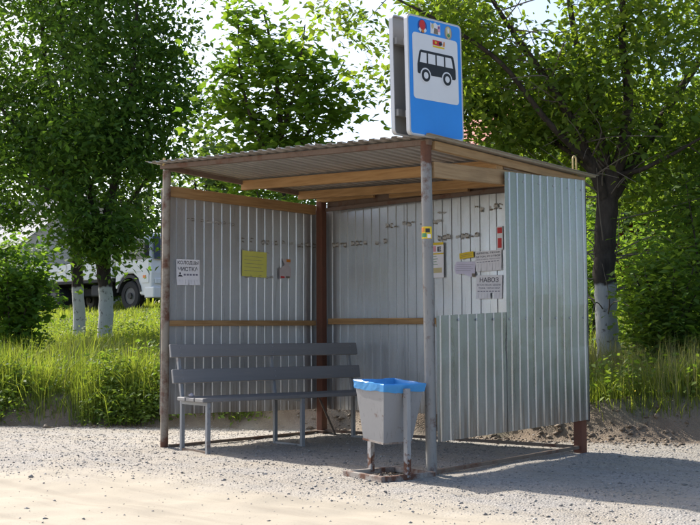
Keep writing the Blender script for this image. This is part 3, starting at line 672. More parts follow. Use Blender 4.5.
for zc_, hh in ((.905, .122), (.672, .128)):
    yc = (zc_-.45)*math.tan(tilt)-.034
    MB().box(-.10, 2.09, yc-.016, yc+.016, zc_-hh/2, zc_+hh/2, rot=Matrix.Rotation(-tilt, 3, 'X')).build('backrest_board', M['bench_board_worn'], bench, bevel=.006)
    for fx in (.0, 1.03, 2.0):
        for dz in (-.025, .03):
            zz = zc_+dz; yy = yc+dz*math.tan(tilt)-.016; MB().tube([(fx, yy+.002, zz), (fx, yy-.006, zz)], [.009, .007], 8).build('bolt', M['bench_leg'], bench)

bp = Vector((.29, -.02, 0))+Matrix.Rotation(bench_a, 3, 'Z') @ Vector((.02, -.14, .487))
stn = stones('pebble', np.array([[0, 0, .018]]), np.array([.032]), M['paper_old']); stn.location = bp; tag(stn, 'small pale stone lying on the end of the bench seat', 'stone')
# ------------------------------------------------------------------ litter bin
bin_ = empty('litter_bin', (2.985, -.245, -.005), R(-13), 'grey tapered metal litter bin on rusty ground frame', 'litter bin')
h1, h0, zt, zb_ = .185, .128, .695, .265
def taper(half0, half1, za, zb2): return [(-half0, -half0, za), (half0, -half0, za), (half0, half0, za), (-half0, half0, za), (-half1, -half1, zb2), (half1, -half1, zb2), (half1, half1, zb2), (-half1, half1, zb2)]
m = MB(); o8 = taper(h0, h1, zb_, zt); i8 = taper(h0-.004, h1-.004, zb_+.005, zt)
m.add(o8+i8, [(3, 2, 1, 0)]+[(i, (i+1) % 4, 4+(i+1) % 4, 4+i) for i in range(4)]+[(8+(i+1) % 4, 8+i, 12+i, 12+(i+1) % 4) for i in range(4)]+[(4+i, 4+(i+1) % 4, 12+(i+1) % 4, 12+i) for i in range(4)]+[(8, 9, 10, 11)])
body = m.build('bin_body', M['bin_body'], bin_, bevel=.003)
MB().box(-.13, .13, -.134, .134, .259, .272).build('bottom_rim', M['bin_frame'], body)
for s_ in (-1, 1):
    x = s_*.226; pst = MB().bar((x, 0, .02), (x, 0, .655), .045, .035, up=(0, 1, 0)).build('support_post', M['bin_post'], bin_, bevel=.003)
    MB().bar((s_*.175, 0, .60), (x, 0, .60), .02, .02).build('pivot', M['bin_frame'], pst)
fh = .225
_c = Vector((0, 0, .48)); _ry = Matrix.Rotation(R(4), 3, 'Y'); TILT = Matrix.Translation(_c-_ry @ _c) @ _ry.to_4x4(); body.matrix_local = TILT
for a, b in (((-fh-.02, -fh), (fh+.02, -fh)), ((-fh-.02, fh), (fh+.02, fh))):
    MB().bar((a[0], a[1], .022), (b[0], b[1], .022), .04, .04).build('base_tube', M['bin_frame'], bin_, bevel=.003)
for x in (-fh, fh): MB().bar((x, -fh+.02, .0215), (x, fh-.02, .0215), .038, .038).build('base_tube', M['bin_frame'], bin_, bevel=.003)
# liner: folds over the rim, sags inside
def liner():
    n_ = 48; prof = [(1.022, .640), (1.025, .652), (1.022, .672), (1.022, .698), (1.0, .703), (.965, .697), (.955, .64), (.94, .57), (.86, .48), (.5, .42), (0.05, .41)]
    g = []
    rs = random.Random(4)
    hem = [rs.uniform(-.003, .003)+.005*math.sin(i*.5) for i in range(n_)]
    for j, (k_, z) in enumerate(prof):
        row = []
        for i in range(n_+1):
            a = 2*math.pi*(i % n_)/n_; ca, sa = math.cos(a), math.sin(a); mm = max(abs(ca), abs(sa)); sq = (ca/mm, sa/mm)
            hw = (h0+(h1-h0)*(z-zb_)/(zt-zb_))
            wr = (fnoise(i % n_*.7, j*.6, 77, 3)-.5)*(.018 if j > 5 else .007)
            f_ = hw*k_+float(wr)+(.0045 if j < 4 else 0)
            zz = z+(hem[i % n_] if j == 0 else 0)+(float(fnoise((i % n_)*.4, j, 79, 2))-.5)*(.03 if j > 6 else .008)
            row.append((f_*sq[0], f_*sq[1], zz))
        g.append(row)
    return MB().shell(g, (0, 0, 0), 0)
bag = liner().build('bin_bag', M['bag'], None, False)
bag.matrix_world = Matrix.Translation(bin_.location) @ Matrix.Rotation(R(-13), 4, 'Z') @ TILT
tag(bag, 'blue plastic bag lining the grey litter bin', 'bin bag')
# scrap of dry leaves inside the bin's ground frame
n0 = 140; qa = rng.uniform(-.17, .17, (n0, 2)); ca, sa = math.cos(R(-13)), math.sin(R(-13))
lx = 2.985+qa[:, 0]*ca-qa[:, 1]*sa; ly = -.245+qa[:, 0]*sa+qa[:, 1]*ca

# ------------------------------------------------------------------ foliage helpers
def rand_rot(N, up_bias=.9, droop=0.35):
    """frames for N leaves: y = along leaf, z = leaf normal"""
    nrm = rng.normal(0, 1, (N, 3)); nrm /= np.linalg.norm(nrm, axis=1)[:, None]; nrm[:, 2] = np.abs(nrm[:, 2]); nrm = nrm+np.array([0, 0, up_bias]); nrm /= np.linalg.norm(nrm, axis=1)[:, None]
    d = rng.normal(0, 1, (N, 3)); d[:, 2] -= droop; d -= nrm*np.sum(d*nrm, 1)[:, None]; d /= np.linalg.norm(d, axis=1)[:, None]
    s_ = np.cross(d, nrm); return np.stack([s_, d, nrm], -1)
T_MAPLE = (np.array([(0, .36, -.05), (0, 0, 0), (-.26, .06, .02), (-.56, .42, .05), (-.21, .52, .0), (0, 1, -.10), (.21, .52, 0), (.56, .42, .05), (.26, .06, .02)]),
           np.array([(0, 2, 1), (0, 3, 2), (0, 4, 3), (0, 5, 4), (0, 6, 5), (0, 7, 6), (0, 8, 7), (0, 1, 8)]))
T_OVAL = (np.array([(0, 0, 0), (-.26, .42, .06), (0, .5, -.02), (0, 1, -.06), (.26, .42, .06)]), np.array([(0, 2, 1), (1, 2, 3), (0, 4, 2), (4, 3, 2)]))
T_RHOMB = (np.array([(0, 0, 0), (-.34, .5, .06), (0, 1, -.04), (.34, .5, .06)]), np.array([(0, 3, 1), (1, 3, 2)]))
def leaf_mesh(name, P, size, tmpl, up=.9, droop=.35):
    tv, tf = tmpl; N = len(P); Rm = rand_rot(N, up, droop)
    V = np.einsum('nij,kj->nki', Rm, tv)*size[:, None, None]+P[:, None, :]
    L = (tf[None]+(np.arange(N)*len(tv))[:, None, None]).reshape(-1, 3)
    return np_mesh(name, V.reshape(-1, 3), L, np.full(len(L), 3))
def tubes_np(name, segs, n):
    """segs: list of (points (m,3), radii (m,)) -> one mesh"""
    V, L = [], []; base = 0
    for pts, rad in segs:
        m_ = len(pts); tg = np.gradient(pts, axis=0); tg /= np.linalg.norm(tg, axis=1)[:, None]+1e-9
        ref = np.array([1., .13, .07]) if abs(tg[0, 0]) < .8 else np.array([.1, 1., .05])
        a = np.cross(tg, ref); a /= np.linalg.norm(a, axis=1)[:, None]+1e-9; b = np.cross(tg, a)
        ang = np.arange(n)*2*np.pi/n
        ring = pts[:, None]+(a[:, None]*np.cos(ang)[None, :, None]+b[:, None]*np.sin(ang)[None, :, None])*rad[:, None, None]
        V.append(ring.reshape(-1, 3)); I = base+np.arange(m_*n).reshape(m_, n)
        q = np.stack([I[:-1], np.roll(I, -1, 1)[:-1], np.roll(I, -1, 1)[1:], I[1:]], -1).reshape(-1, 4); L.append(q); base += m_*n
    L = np.concatenate(L); return np_mesh(name, np.concatenate(V), L, np.full(len(L), 4))
def smooth_line(pts, k=6):
    pts = np.asarray(pts, float); m_ = len(pts); out = []
    P_ = np.vstack([2*pts[0]-pts[1], pts, 2*pts[-1]-pts[-2]])
    for i in range(m_-1):
        p0, p1, p2, p3 = P_[i:i+4]
        for q in np.arange(k)/k: out.append(.5*((2*p1)+(p2-p0)*q+(2*p0-5*p1+4*p2-p3)*q*q+(3*p1-p0-3*p2+p3)*q**3))
    out.append(pts[-1]); return np.array(out)
def make_tree(name, base, limbs, blobs, per, leaf, tmpl, lmat, bmat, label, group=None, crad=.32, up=.8, droop=.5, twig=.006, gap=.0, seed=1, cat='tree', rough_bark=.025, bare=0):
    tws = []
    """limbs: (points, r0, r1) world; first = trunk. blobs: (centre, radii, clusters)"""
    base = np.asarray(base, float); root = empty(name, base, 0, label, cat, group)
    segs = []; nodes = []; nrad = []
    for pts, r0, r1 in limbs:
        L_ = smooth_line(pts, 6)-base; q = np.linspace(0, 1, len(L_)); rr = r0+(r1-r0)*q**.8
        L_[1:-1] += rng.normal(0, 1, (len(L_)-2, 3))*rr[1:-1, None]*.06
        if len(segs) == 0: rr[0] *= 1.35; rr[1] *= 1.1
        rr = rr*(1+rng.uniform(-rough_bark, rough_bark, len(rr))); segs.append((L_, rr)); nodes.append(L_[1:]); nrad.append(rr[1:])
    me = tubes_np('trunk', segs[:1], 14); tr = link_mesh('trunk', me, bmat, root, True)
    for sg in segs[1:]: link_mesh('limb', tubes_np('limb', [sg], 8), M['bark'], root, True)
    nodes = np.concatenate(nodes); nrad = np.concatenate(nrad)
    C = []
    for c_, r_, n_ in blobs:
        x = rng.normal(0, 1, (n_, 3)); x /= np.linalg.norm(x, axis=1)[:, None]; x *= (rng.uniform(0, 1, n_)**.42)[:, None]
        C.append(np.asarray(c_)-base+x*np.asarray(r_))
    C = np.concatenate(C)
    if gap > 0: C = C[vnoise(C[:, 0]*1.3+C[:, 1]*.9+50, C[:, 2]*1.5+50, seed) > gap]
    if name != 'shrub': C = C[C[:, 2] > .6]
    order = np.argsort([np.min(np.sum((nodes-c_)**2, 1)) for c_ in C]); tw = []
    for i in order:
        c_ = C[i]; dv = nodes-c_; dist = np.sum(dv*dv, 1)+.6*np.clip(dv[:, 2], 0, None)**2; j = int(np.argmin(dist)); a = nodes[j]
        mid = (a+c_)/2+np.array([0, 0, .10*np.linalg.norm(c_-a)])+rng.normal(0, .05, 3)*np.linalg.norm(c_-a)
        Lq = smooth_line([a, mid, c_], 3); r0 = min(nrad[j]*.7, twig*(1+1.6*np.linalg.norm(c_-a))); rr = np.linspace(r0, twig*.45, len(Lq))
        tw.append((Lq, rr)); nodes = np.vstack([nodes, Lq[2:]]); nrad = np.concatenate([nrad, rr[2:]])
    cr = link_mesh('branches', tubes_np('branches', tw, 4), M['bark'], root); cr['kind'] = 'stuff'
    for k_ in range(bare):
        j = rng.integers(6, min(len(nodes), 60)); a = nodes[j]; v = rng.normal(0, 1, 3); v[2] = abs(v[2])*.5+.1; v /= np.linalg.norm(v); ln = rng.uniform(.5, 1.5)
        Lq = smooth_line([a, a+v*ln*.5+rng.normal(0, .07, 3), a+v*ln+np.array([0, 0, -.12*ln])+rng.normal(0, .12, 3)], 4); tws.append((Lq, np.linspace(.011, .003, len(Lq))))
    if tws: link_mesh('bare_twigs', tubes_np('bare_twigs', tws, 4), M['bark_twig'], root)['kind'] = 'stuff'
    nl = rng.poisson(per*rng.uniform(.35, 1.7, len(C))); ci = np.repeat(np.arange(len(C)), nl); N = len(ci)
    off = rng.normal(0, 1, (N, 3))*np.array([1, 1, .62])*crad*rng.uniform(.5, 1.25, len(C))[ci][:, None]
    sz = leaf*rng.uniform(.42, 1.35, N)
    cw = link_mesh('crown', leaf_mesh('crown', C[ci]+off, sz, tmpl, up, droop), lmat, root); cw['kind'] = 'stuff'
    return root
PXM = lambda depth: depth/F_PX
def px_line(lst): return [atd(x, y, d) for x, y, d in lst]
def blob(px, py, d, rx, ry, rd, n_): return (atd(px, py, d), _blob_r(rx*d/F_PX, ry*d/F_PX, rd), n_)
def _blob_r(rx, ry, rd): return np.array([(rx+rd)/2, (rx+rd)/2, ry])
def on_ground(px, d, dz=0.):
    p_ = atd(px, 330, d); p_[2] = float(terrain(p_[0], p_[1]))+dz; return p_

# right tree with whitewashed trunk
b4 = on_ground(608, 14, -.05)
limbs = [([b4]+px_line([(607, 330, 14), (605, 280, 14), (604, 245, 14), (608, 200, 14), (611, 165, 14)]), .145, .135),
         (px_line([(606, 205, 14), (590, 160, 13.8), (566, 110, 13.6), (540, 70, 13.4), (505, 20, 13.2), (470, -40, 13)]), .085, .02),
         (px_line([(609, 190, 14), (598, 130, 14.1), (585, 80, 14.3), (572, 20, 14.4), (560, -70, 14.6)]), .10, .025),
         (px_line([(612, 185, 14), (624, 140, 13.8), (628, 90, 13.7), (622, 40, 13.5), (626, -60, 13.4)]), .10, .03),
         (px_line([(613, 195, 14), (648, 140, 14.3), (680, 90, 14.5), (712, 40, 14.8), (740, -30, 15)]), .09, .025),
         (px_line([(603, 185, 14), (570, 152, 14.4), (522, 128, 14.8), (470, 104, 15), (425, 92, 15.1)]), .05, .012),
         (px_line([(592, 165, 13.8), (548, 122, 13.4), (500, 62, 13.2), (440, 22, 13), (380, -10, 12.9)]), .05, .012),
         (px_line([(614, 175, 14), (640, 170, 13.6), (680, 150, 13.3), (730, 120, 13)]), .045, .012)]
blobs = [blob(430, 35, 13.6, 85, 62, 1.1, 95), blob(540, 50, 14, 105, 95, 1.6, 170), blob(640, 40, 14, 110, 105, 1.7, 190), blob(500, 122, 14.6, 75, 42, 1.0, 75),
         blob(665, 150, 14.2, 80, 60, 1.2, 120), blob(375, 8, 13.2, 50, 42, .9, 45), blob(470, -90, 14, 140, 80, 2.0, 120), blob(650, -110, 14, 150, 100, 2.2, 150), blob(760, 40, 14.4, 70, 120, 1.5, 90), blob(440, 95, 15, 45, 30, .7, 30), blob(560, 130, 15, 50, 40, 1.0, 60), blob(480, 70, 15, 70, 50, 1.0, 60)]
make_tree('roadside_tree', b4, limbs, blobs, 34, .115, T_OVAL, M['leaf_right'], M['bark_wash_right'], 'tall spreading tree with thick whitewashed trunk behind the shelter right wall', crad=.24, gap=.31, seed=5, bare=90, up=.35)
# left pair of trees
g_ = 'whitewashed trees on the grass in front of the truck'
b1 = on_ground(105, 21, -.05)
limbs = [([b1]+px_line([(106, 300, 21), (103, 270, 21), (101, 240, 21), (99, 215, 21)]), .145, .12),
         (px_line([(100, 235, 21), (90, 190, 21.1), (76, 120, 21.3), (62, 40, 21.5), (55, -70, 21.6)]), .09, .025),
         (px_line([(102, 235, 21), (115, 180, 20.9), (128, 110, 20.8), (135, 40, 20.7), (140, -70, 20.7)]), .09, .025),
         (px_line([(98, 225, 21), (78, 205, 20.6), (50, 190, 20.3), (18, 180, 20)]), .05, .012),
         (px_line([(104, 225, 21), (135, 195, 21.2), (160, 155, 21.4), (178, 105, 21.6)]), .05, .012)]
blobs = [blob(115, 60, 21, 82, 85, 1.7, 190), blob(115, -70, 21, 85, 85, 1.7, 120), blob(105, 150, 20.7, 72, 52, 1.4, 130), blob(100, 222, 20.5, 42, 26, .8, 38), blob(160, 120, 21, 30, 62, .8, 60), blob(60, 200, 20.6, 40, 22, .7, 26), blob(165, 40, 21.3, 25, 50, .7, 35), blob(104, 252, 20.75, 17, 24, .3, 16), blob(128, 232, 20.6, 24, 16, .5, 14), blob(80, 238, 20.7, 16, 16, .4, 8)]
make_tree('roadside_tree', b1, limbs, blobs, 46, .135, T_OVAL, M['leaf_dark'], M['bark_wash_left'], 'dark leafy tree with stout whitewashed trunk low leaves round its fork', crad=.33, gap=.22, seed=9, up=.35, bare=30)
b2 = on_ground(80, 22, -.05)
limbs = [([b2]+px_line([(78, 290, 22), (76, 250, 22), (71, 200, 22)]), .125, .11),
         (px_line([(72, 205, 22), (60, 140, 22.2), (45, 60, 22.3), (38, -60, 22.4)]), .10, .03),
         (px_line([(72, 210, 22), (50, 170, 21.9), (20, 130, 21.6), (-15, 90, 21.4)]), .07, .02),
         (px_line([(72, 200, 22), (85, 130, 22.3), (95, 60, 22.6), (90, -40, 22.7)]), .06, .02)]
blobs = [blob(30, 40, 22.3, 75, 90, 1.8, 210), blob(10, 145, 22, 62, 60, 1.5, 160), blob(40, -70, 22.3, 80, 80, 2.0, 110), blob(5, 212, 21.8, 40, 20, .8, 26), blob(75, 110, 22.5, 40, 60, 1.0, 60)]
make_tree('roadside_tree', b2, limbs, blobs, 44, .135, T_OVAL, M['leaf_dark'], M['bark_wash_left'], 'dark leafy tree with slim straight whitewashed trunk next to stouter one', crad=.34, gap=.27, seed=13, up=.35, bare=30)
# young maple behind the roof
b3 = on_ground(285, 16, -.05)
limbs = [([b3]+px_line([(283, 220, 16), (282, 150, 16), (278, 90, 16), (270, 40, 16), (262, 5, 16)]), .07, .012),
         (px_line([(282, 175, 16), (255, 130, 15.8), (240, 70, 15.7), (238, 15, 15.7)]), .035, .008), (px_line([(282, 170, 16), (310, 130, 16.2), (330, 90, 16.3), (345, 60, 16.3)]), .035, .008),
         (px_line([(281, 140, 16), (295, 90, 15.8), (302, 50, 15.7), (305, 25, 15.6)]), .03, .008)]
blobs = [blob(272, 98, 16, 64, 44, .85, 36), blob(245, 50, 15.8, 30, 34, .45, 13), blob(318, 88, 16.1, 34, 38, .5, 15), blob(297, 52, 15.8, 34, 22, .5, 12), blob(230, 112, 15.9, 28, 36, .45, 13), blob(285, 150, 16, 75, 32, .9, 38), blob(238, 6, 15.7, 12, 14, .2, 5), blob(345, 95, 16.2, 16, 22, .3, 8), blob(255, 188, 16.3, 55, 18, .7, 22)]
make_tree('maple_tree', b3, limbs, blobs, 30, .132, T_MAPLE, M['leaf_maple'], M['bark'], 'young bright green maple rising behind the shelter roof', crad=.22, up=1.0, droop=.7, seed=17)

# shrubs and bushes
def shrub(px, d, py_c, rx, ry, n_, per, leaf, mat, label, group=None, tm=T_OVAL, crad=.2, seed=1, up=.8):
    b_ = on_ground(px, d, -.03); c_ = atd(px, py_c, d); rw = rx*d/F_PX; rh = ry*d/F_PX; lim = []
    for k_ in range(7):
        a = 2*math.pi*k_/7+rng.uniform(-.3, .3); rr = rw*rng.uniform(.3, .8); tip = np.array([b_[0]+rr*math.cos(a), b_[1]+rr*math.sin(a), c_[2]+rh*rng.uniform(.1, .8)])
        lim.append(([b_+np.array([.05*math.cos(a), .05*math.sin(a), 0]), b_*.45+tip*.55+np.array([0, 0, .12]), tip], .022, .006))
    lowz = float(b_[2])+.12; cz = c_[2]; rz = min(rh, cz-lowz)
    bl = [((b_[0], b_[1], cz), (rw, rw, max(rh, .2)), n_), ((b_[0], b_[1], (cz+lowz)/2), (rw*.85, rw*.85, max(.15, (cz-lowz)*.6)), n_//2)]
    return make_tree('shrub', b_, lim, bl, per, leaf, tm, mat, M['bark'], label, group, crad=crad, twig=.004, seed=seed, cat='bush', up=up)
shrub(12, 17.2, 282, 42, 44, 110, 26, .105, M['leaf_bush'], 'rounded sunlit green bush left of the whitewashed trunks', crad=.17, tm=T_MAPLE, seed=3)
gs = 'bushes growing behind the whitewashed right trunk'
shrub(668, 12.6, 300, 42, 62, 120, 24, .105, M['leaf_shrub'], 'large-leaved green bush standing in front of the right trunk bushes', crad=.17, tm=T_OVAL, seed=6, up=1.2)
shrub(640, 15.6, 265, 40, 60, 90, 24, .11, M['leaf_shrub'], 'green bush growing close behind the thick whitewashed trunk', crad=.2, seed=7)
shrub(712, 13.4, 255, 50, 90, 130, 24, .11, M['leaf_shrub'], 'tall dense bush at far end beyond the large-leaved bush', crad=.2, seed=8)
shrub(592, 18.5, 265, 30, 62, 70, 22, .12, M['leaf_maple'], 'yellow-green bush between the shelter end and whitewashed trunk', crad=.22, seed=10)
shrub(560, 21, 215, 45, 60, 70, 22, .14, M['leaf_shrub'], 'high bush growing behind the shelter far corner', crad=.26, seed=14)

shrub(296, 15.3, 222, 70, 36, 70, 22, .12, M['leaf_shrub'], 'wide green bush behind the corner where shelter walls meet', crad=.2, seed=16)
for i, (px, d, lb) in enumerate(((50, 47, 'low bush beyond the truck bed beside the slate-roofed house'), (150, 48, 'low bush directly beyond the truck cab'), (215, 46, 'low bush beyond the truck hidden by the shelter left wall'))):
    shrub(px, d, 283, 58, 34, 60, 22, .26, M['leaf_shrub'], lb, crad=.5, seed=70+i, tm=T_RHOMB)
# far trees
def far_tree(px, d, top, rx, label, n_=70, seed=1, leaf=.34, mat='leaf_far', crad=.75):
    b_ = on_ground(px, d, -.1); tz = CAM[2]+(338-top)/F_PX*d; hgt = max(3.5, tz-b_[2]); rw = rx*d/F_PX
    lim = [([b_, b_+np.array([.1, 0, hgt*.35]), b_+np.array([0, .1, hgt*.8])], .2, .05)]
    for k_ in range(4):
        a = k_*1.57+rng.uniform(0, 1); lim.append(([b_+np.array([0, 0, hgt*.25]), b_+np.array([rw*.35*math.cos(a), rw*.35*math.sin(a), hgt*.5]), b_+np.array([rw*.6*math.cos(a), rw*.6*math.sin(a), hgt*.75])], .1, .03))
    bl = [(b_+np.array([0, 0, hgt*.58]), (rw, rw, hgt*.42), n_)]+[(b_+np.array([rng.uniform(-.5, .5)*rw, rng.uniform(-.5, .5)*rw, hgt*rng.uniform(.35, .8)]), (rw*.5, rw*.5, hgt*.2), n_//4) for _ in range(4)]
    make_tree('far_tree', b_, lim, bl, 26, leaf, T_RHOMB, M[mat], M['bark'], label, 'background trees beyond the grass', crad=crad, up=.4, twig=.015, gap=.15, seed=seed)
for i, (px, d, top, rx, lb) in enumerate(((-25, 56, 90, 70, 'broad background tree beside the slate-roofed house'), (60, 62, 110, 60, 'tall background tree rising straight behind the truck bed'), (135, 58, 120, 48, 'background tree rising behind the truck cab'),
        (525, 40, 118, 45, 'background tree next to the red-roofed house'), (585, 44, 80, 45, 'background tree between the red-roofed house and red shed'), (655, 40, 70, 55, 'background tree standing right behind the red shed'), (725, 38, 40, 60, 'tallest background tree beyond the dense tall bush'),
        (250, 60, 178, 50, 'low background tree hidden mostly behind the shelter left wall'))): far_tree(px, d, top, rx, lb, seed=20+i)
for i, (px, d, top, rx, lb) in enumerate(((545, 27, 150, 55, 'rounded sunlit tree close behind the spreading tree toward the sign'), (690, 26, 120, 70, 'rounded sunlit tree close behind the tall dense bush'), (620, 29, 140, 45, 'slender sunlit tree directly behind the thick whitewashed trunk'))):
    far_tree(px, d, top, rx, lb, seed=50+i, n_=100, leaf=.2, mat='leaf_back', crad=.42)
far_tree(212, 44, 118, 34, 'background tree filling the gap between dark pair and maple', seed=33)
# the tree row goes on along the road beyond the picture's edge (mirrored in the galvanised wall)
for i, (x_, y_, h_) in enumerate(((8.6, 8.2, 6.5), (12.2, 8.6, 7.5), (16.5, 9.5, 8.5))):
    b_ = np.array([x_, y_, float(terrain(x_, y_))-.05])
    make_tree('roadside_tree', b_, [([b_, b_+np.array([.05, 0, 1.5]), b_+np.array([0, .1, h_*.7])], .15, .05)], [(b_+np.array([0, 0, h_*.55]), (2.0, 1.8, h_*.44), 80)], 26, .30, T_RHOMB, M['leaf_right'], M['bark'], ('lowest', 'middle-sized', 'tallest')[i]+' leafy tree of the roadside row beyond the tall bush', 'roadside row beyond the tall bush', crad=.5, twig=.01, seed=60+i)

# ------------------------------------------------------------------ grass
def grass(name, P, hgt, wid, mat, lean=.55):
    N = len(P); a = rng.uniform(0, 6.28, N); fw_ = np.stack([np.cos(a), np.sin(a), np.zeros(N)], -1); sd_ = np.stack([-np.sin(a), np.cos(a), np.zeros(N)], -1)
    ln = (np.abs(rng.normal(0, lean, N))*hgt)[:, None]; H = hgt[:, None]*np.array([0, 0, 1.]); w2 = wid[:, None]/2
    v0 = P-sd_*w2; v1 = P+sd_*w2; m_ = P+H*.55+fw_*ln*.3; v2 = m_-sd_*w2*.8; v3 = m_+sd_*w2*.8; tip = P+H*(1-.25*np.clip(ln/hgt[:, None], 0, 1))+fw_*ln
    V = np.stack([v0, v1, v2, v3, tip], 1).reshape(-1, 3); b_ = (np.arange(N)*5)[:, None]
    q = np.concatenate([b_+np.array([0, 1, 3]), b_+np.array([0, 3, 2]), b_+np.array([2, 3, 4])], 1).reshape(-1, 3)
    return link_mesh(name, np_mesh(name, V, q, np.full(len(q), 3)), mat)
def scatter(n_, x0, x1, y0, y1, dmin, clump=.35, cs=.8, seed=3):
    x = rng.uniform(x0, x1, n_); y = rng.uniform(y0, y1, n_); d = y-foot(x); c_ = vnoise(x*cs, y*cs, seed)
    k_ = (d > dmin+.35*(vnoise(x*1.7, y*1.7, seed+4)-.4)) & (c_+rng.uniform(-.2, .2, n_) > clump-.25*np.clip(d-1, 0, 1)); x, y, c_ = x[k_], y[k_], c_[k_]
    return np.stack([x, y, terrain(x, y)-.01], -1), c_
GP, GH, GW = [], [], []
for n_, box, dm, h_, wd, cl in ((56000, (-9, -.6, -1.5, 4.5), .12, .21, .010, .34), (45000, (-17, -4, 3.5, 10), .3, .20, .014, .2), (46000, (-.8, 5.6, 2.9, 7.0), .30, .20, .008, .34), (30000, (-34, -6, 8, 22), .3, .24, .026, .15), (22000, (-6, 8, 7, 20), .3, .30, .022, .2), (9000, (-60, 40, 18, 45), .3, .5, .07, .1)):
    P_, c_ = scatter(n_, *box, dm, cl); GP.append(P_); GH.append(h_*(.35+.95*c_)*rng.uniform(.5, 1.35, len(P_))); GW.append(np.full(len(P_), wd)*rng.uniform(.6, 1.3, len(P_)))
for tx, ty, n_, th_, tr in [(rng.uniform(-6.5, -1.0), None, 70, rng.uniform(.3, .55), .10) for _ in range(40)]+[(rng.uniform(-4.6, -3.3), None, 110, rng.uniform(.45, .7), .13) for _ in range(16)]+[(rng.normal(-2.5, .4), None, 90, rng.uniform(.4, .68), .12) for _ in range(22)]+[(rng.uniform(0., 5.4), None, 60, rng.uniform(.2, .42), .10) for _ in range(70)]:
    ty = float(foot(tx))+(.25 if tx < 0 else .5)+abs(rng.normal(0, .6)); qx = tx+rng.normal(0, tr, n_); qy = ty+rng.normal(0, tr, n_)
    GP.append(np.stack([qx, qy, terrain(qx, qy)-.01], -1)); GH.append(th_*rng.uniform(.45, 1.2, n_)); GW.append(rng.uniform(.006, .012, n_))
o = grass('grass', np.concatenate(GP), np.concatenate(GH), np.concatenate(GW), M['grass'])
tag(o, 'uneven green grass growing over the bank and lot', 'grass', kind='stuff')
P1, c1 = scatter(2600, -8, -.8, -1, 4.5, .3, .45); P2, c2 = scatter(9000, -.6, 5.4, 3.0, 6.5, .4, .34, seed=8)
P_ = np.concatenate([P1, P2]); o = grass('grass_seed_stalks', P_, rng.uniform(.3, .62, len(P_)), np.full(len(P_), .006), M['grass_dry'], .3)
tag(o, 'pale dry seed stalks standing up out of the grass', 'grass', kind='stuff')
# broad-leaved weeds on the bank
x = rng.uniform(-6.5, -.9, 420); y = foot(x)+np.abs(rng.normal(.14, .5, 420))+.02; k_ = vnoise(x*.9, y*.9, 44) > .42; x, y = x[k_], y[k_]
x2 = rng.uniform(-1.5, 5., 110); y2 = foot(x2)+.42+np.abs(rng.normal(.1, .5, 110)); x = np.append(x, x2); y = np.append(y, y2)
hh = rng.uniform(.12, .45, len(x))
xm = rng.normal(-2.55, .42, 46); ym = foot(xm)+.2+np.abs(rng.normal(0, .55, 46)); x = np.append(x, xm); y = np.append(y, ym); hh = np.append(hh, rng.uniform(.25, .58, 46)); LP = []
for xi, yi, hi in zip(x, y, hh):
    m_ = int(30+80*hi); q = rng.uniform(.1, 1, m_); zz = float(terrain(xi, yi)); rr = .13*(1.15-q*.7)
    LP.append(np.stack([xi+rng.normal(0, 1, m_)*rr, yi+rng.normal(0, 1, m_)*rr, zz+q*hi], -1))
LP = np.concatenate(LP)
qx = rng.uniform(-18, -3.5, 16000); qy = rng.uniform(3., 13., 16000); k_ = vnoise(qx*.7, qy*.7, 99) > .4; qx, qy = qx[k_], qy[k_]
LP = np.concatenate([LP, np.stack([qx, qy, terrain(qx, qy)+rng.uniform(.08, .34, len(qx))], -1)])
o = link_mesh('weeds', leaf_mesh('weeds', LP, rng.uniform(.03, .085, len(LP)), T_OVAL, .7, .1), M['weed']); tag(o, 'leafy green weeds crowding the roadside bank', 'weeds', kind='stuff')
k_ = rng.choice(len(x), 60); fp = []
for i in k_:
    for _ in range(6): fp.append((x[i]+rng.normal(0, .12), y[i]+rng.normal(0, .12), float(terrain(x[i], y[i]))+hh[i]*rng.uniform(.6, 1.05)))
fp = np.array(fp); o = link_mesh('weed_flowers', leaf_mesh('weed_flowers', fp, np.full(len(fp), .022), T_OVAL, 1, 0), M['flower']); tag(o, 'tiny yellow flowers among the roadside weeds', 'flowers', kind='stuff')
# dry leaf litter in the bin frame
P_ = np.stack([lx, ly, terrain(lx, ly)+.012], -1)
o = link_mesh('leaf_litter', leaf_mesh('leaf_litter', P_, rng.uniform(.015, .045, len(P_)), T_OVAL, 2, 0), M['clod']); tag(o, 'dry brown leaf litter inside the bin ground frame', 'litter', kind='stuff')

# ------------------------------------------------------------------ truck (local: +x = forward, -y = visible side)
tp = atd(151, 303, 38); tz = float(terrain(tp[0]-2.5, tp[1]+1))-.05
truck = empty('truck', (tp[0], tp[1], tz), R(2), 'white cab-over truck with white drop-side bed parked behind the trees', 'truck')
def tbox(name, mat, x0, x1, y0, y1, z0, z1, parent=truck, bevel=.02): return MB().box(x0, x1, y0, y1, z0, z1).build(name, mat, parent, bevel=bevel)
frT = lambda u, v, q: (u, q, v)
cab = MB().prism([(-2.0, .78), (-1.78, .78), (-1.70, 1.12), (-1.42, 1.30), (-1.0, 1.30), (-.72, 1.12), (-.62, .55), (0, .45), (.03, 1.3), (-.06, 1.75), (-.36, 2.72), (-1.9, 2.78), (-2.0, 2.6)], frT, 0, 2.3).build('cab', M['truck_white'], truck, bevel=.04)
dr = MB().prism([(-1.45, 1.36), (-.55, 1.36), (-.5, .95), (-.12, .95), (-.12, 1.75), (-.42, 2.6), (-1.45, 2.6)], frT, -.018, -.003).build('door', M['truck_white'], cab)
MB().prism([(-1.36, 1.78), (-.2, 1.78), (-.45, 2.5), (-1.36, 2.5)], frT, -.03, -.021).build('side_window', M['glass'], dr)
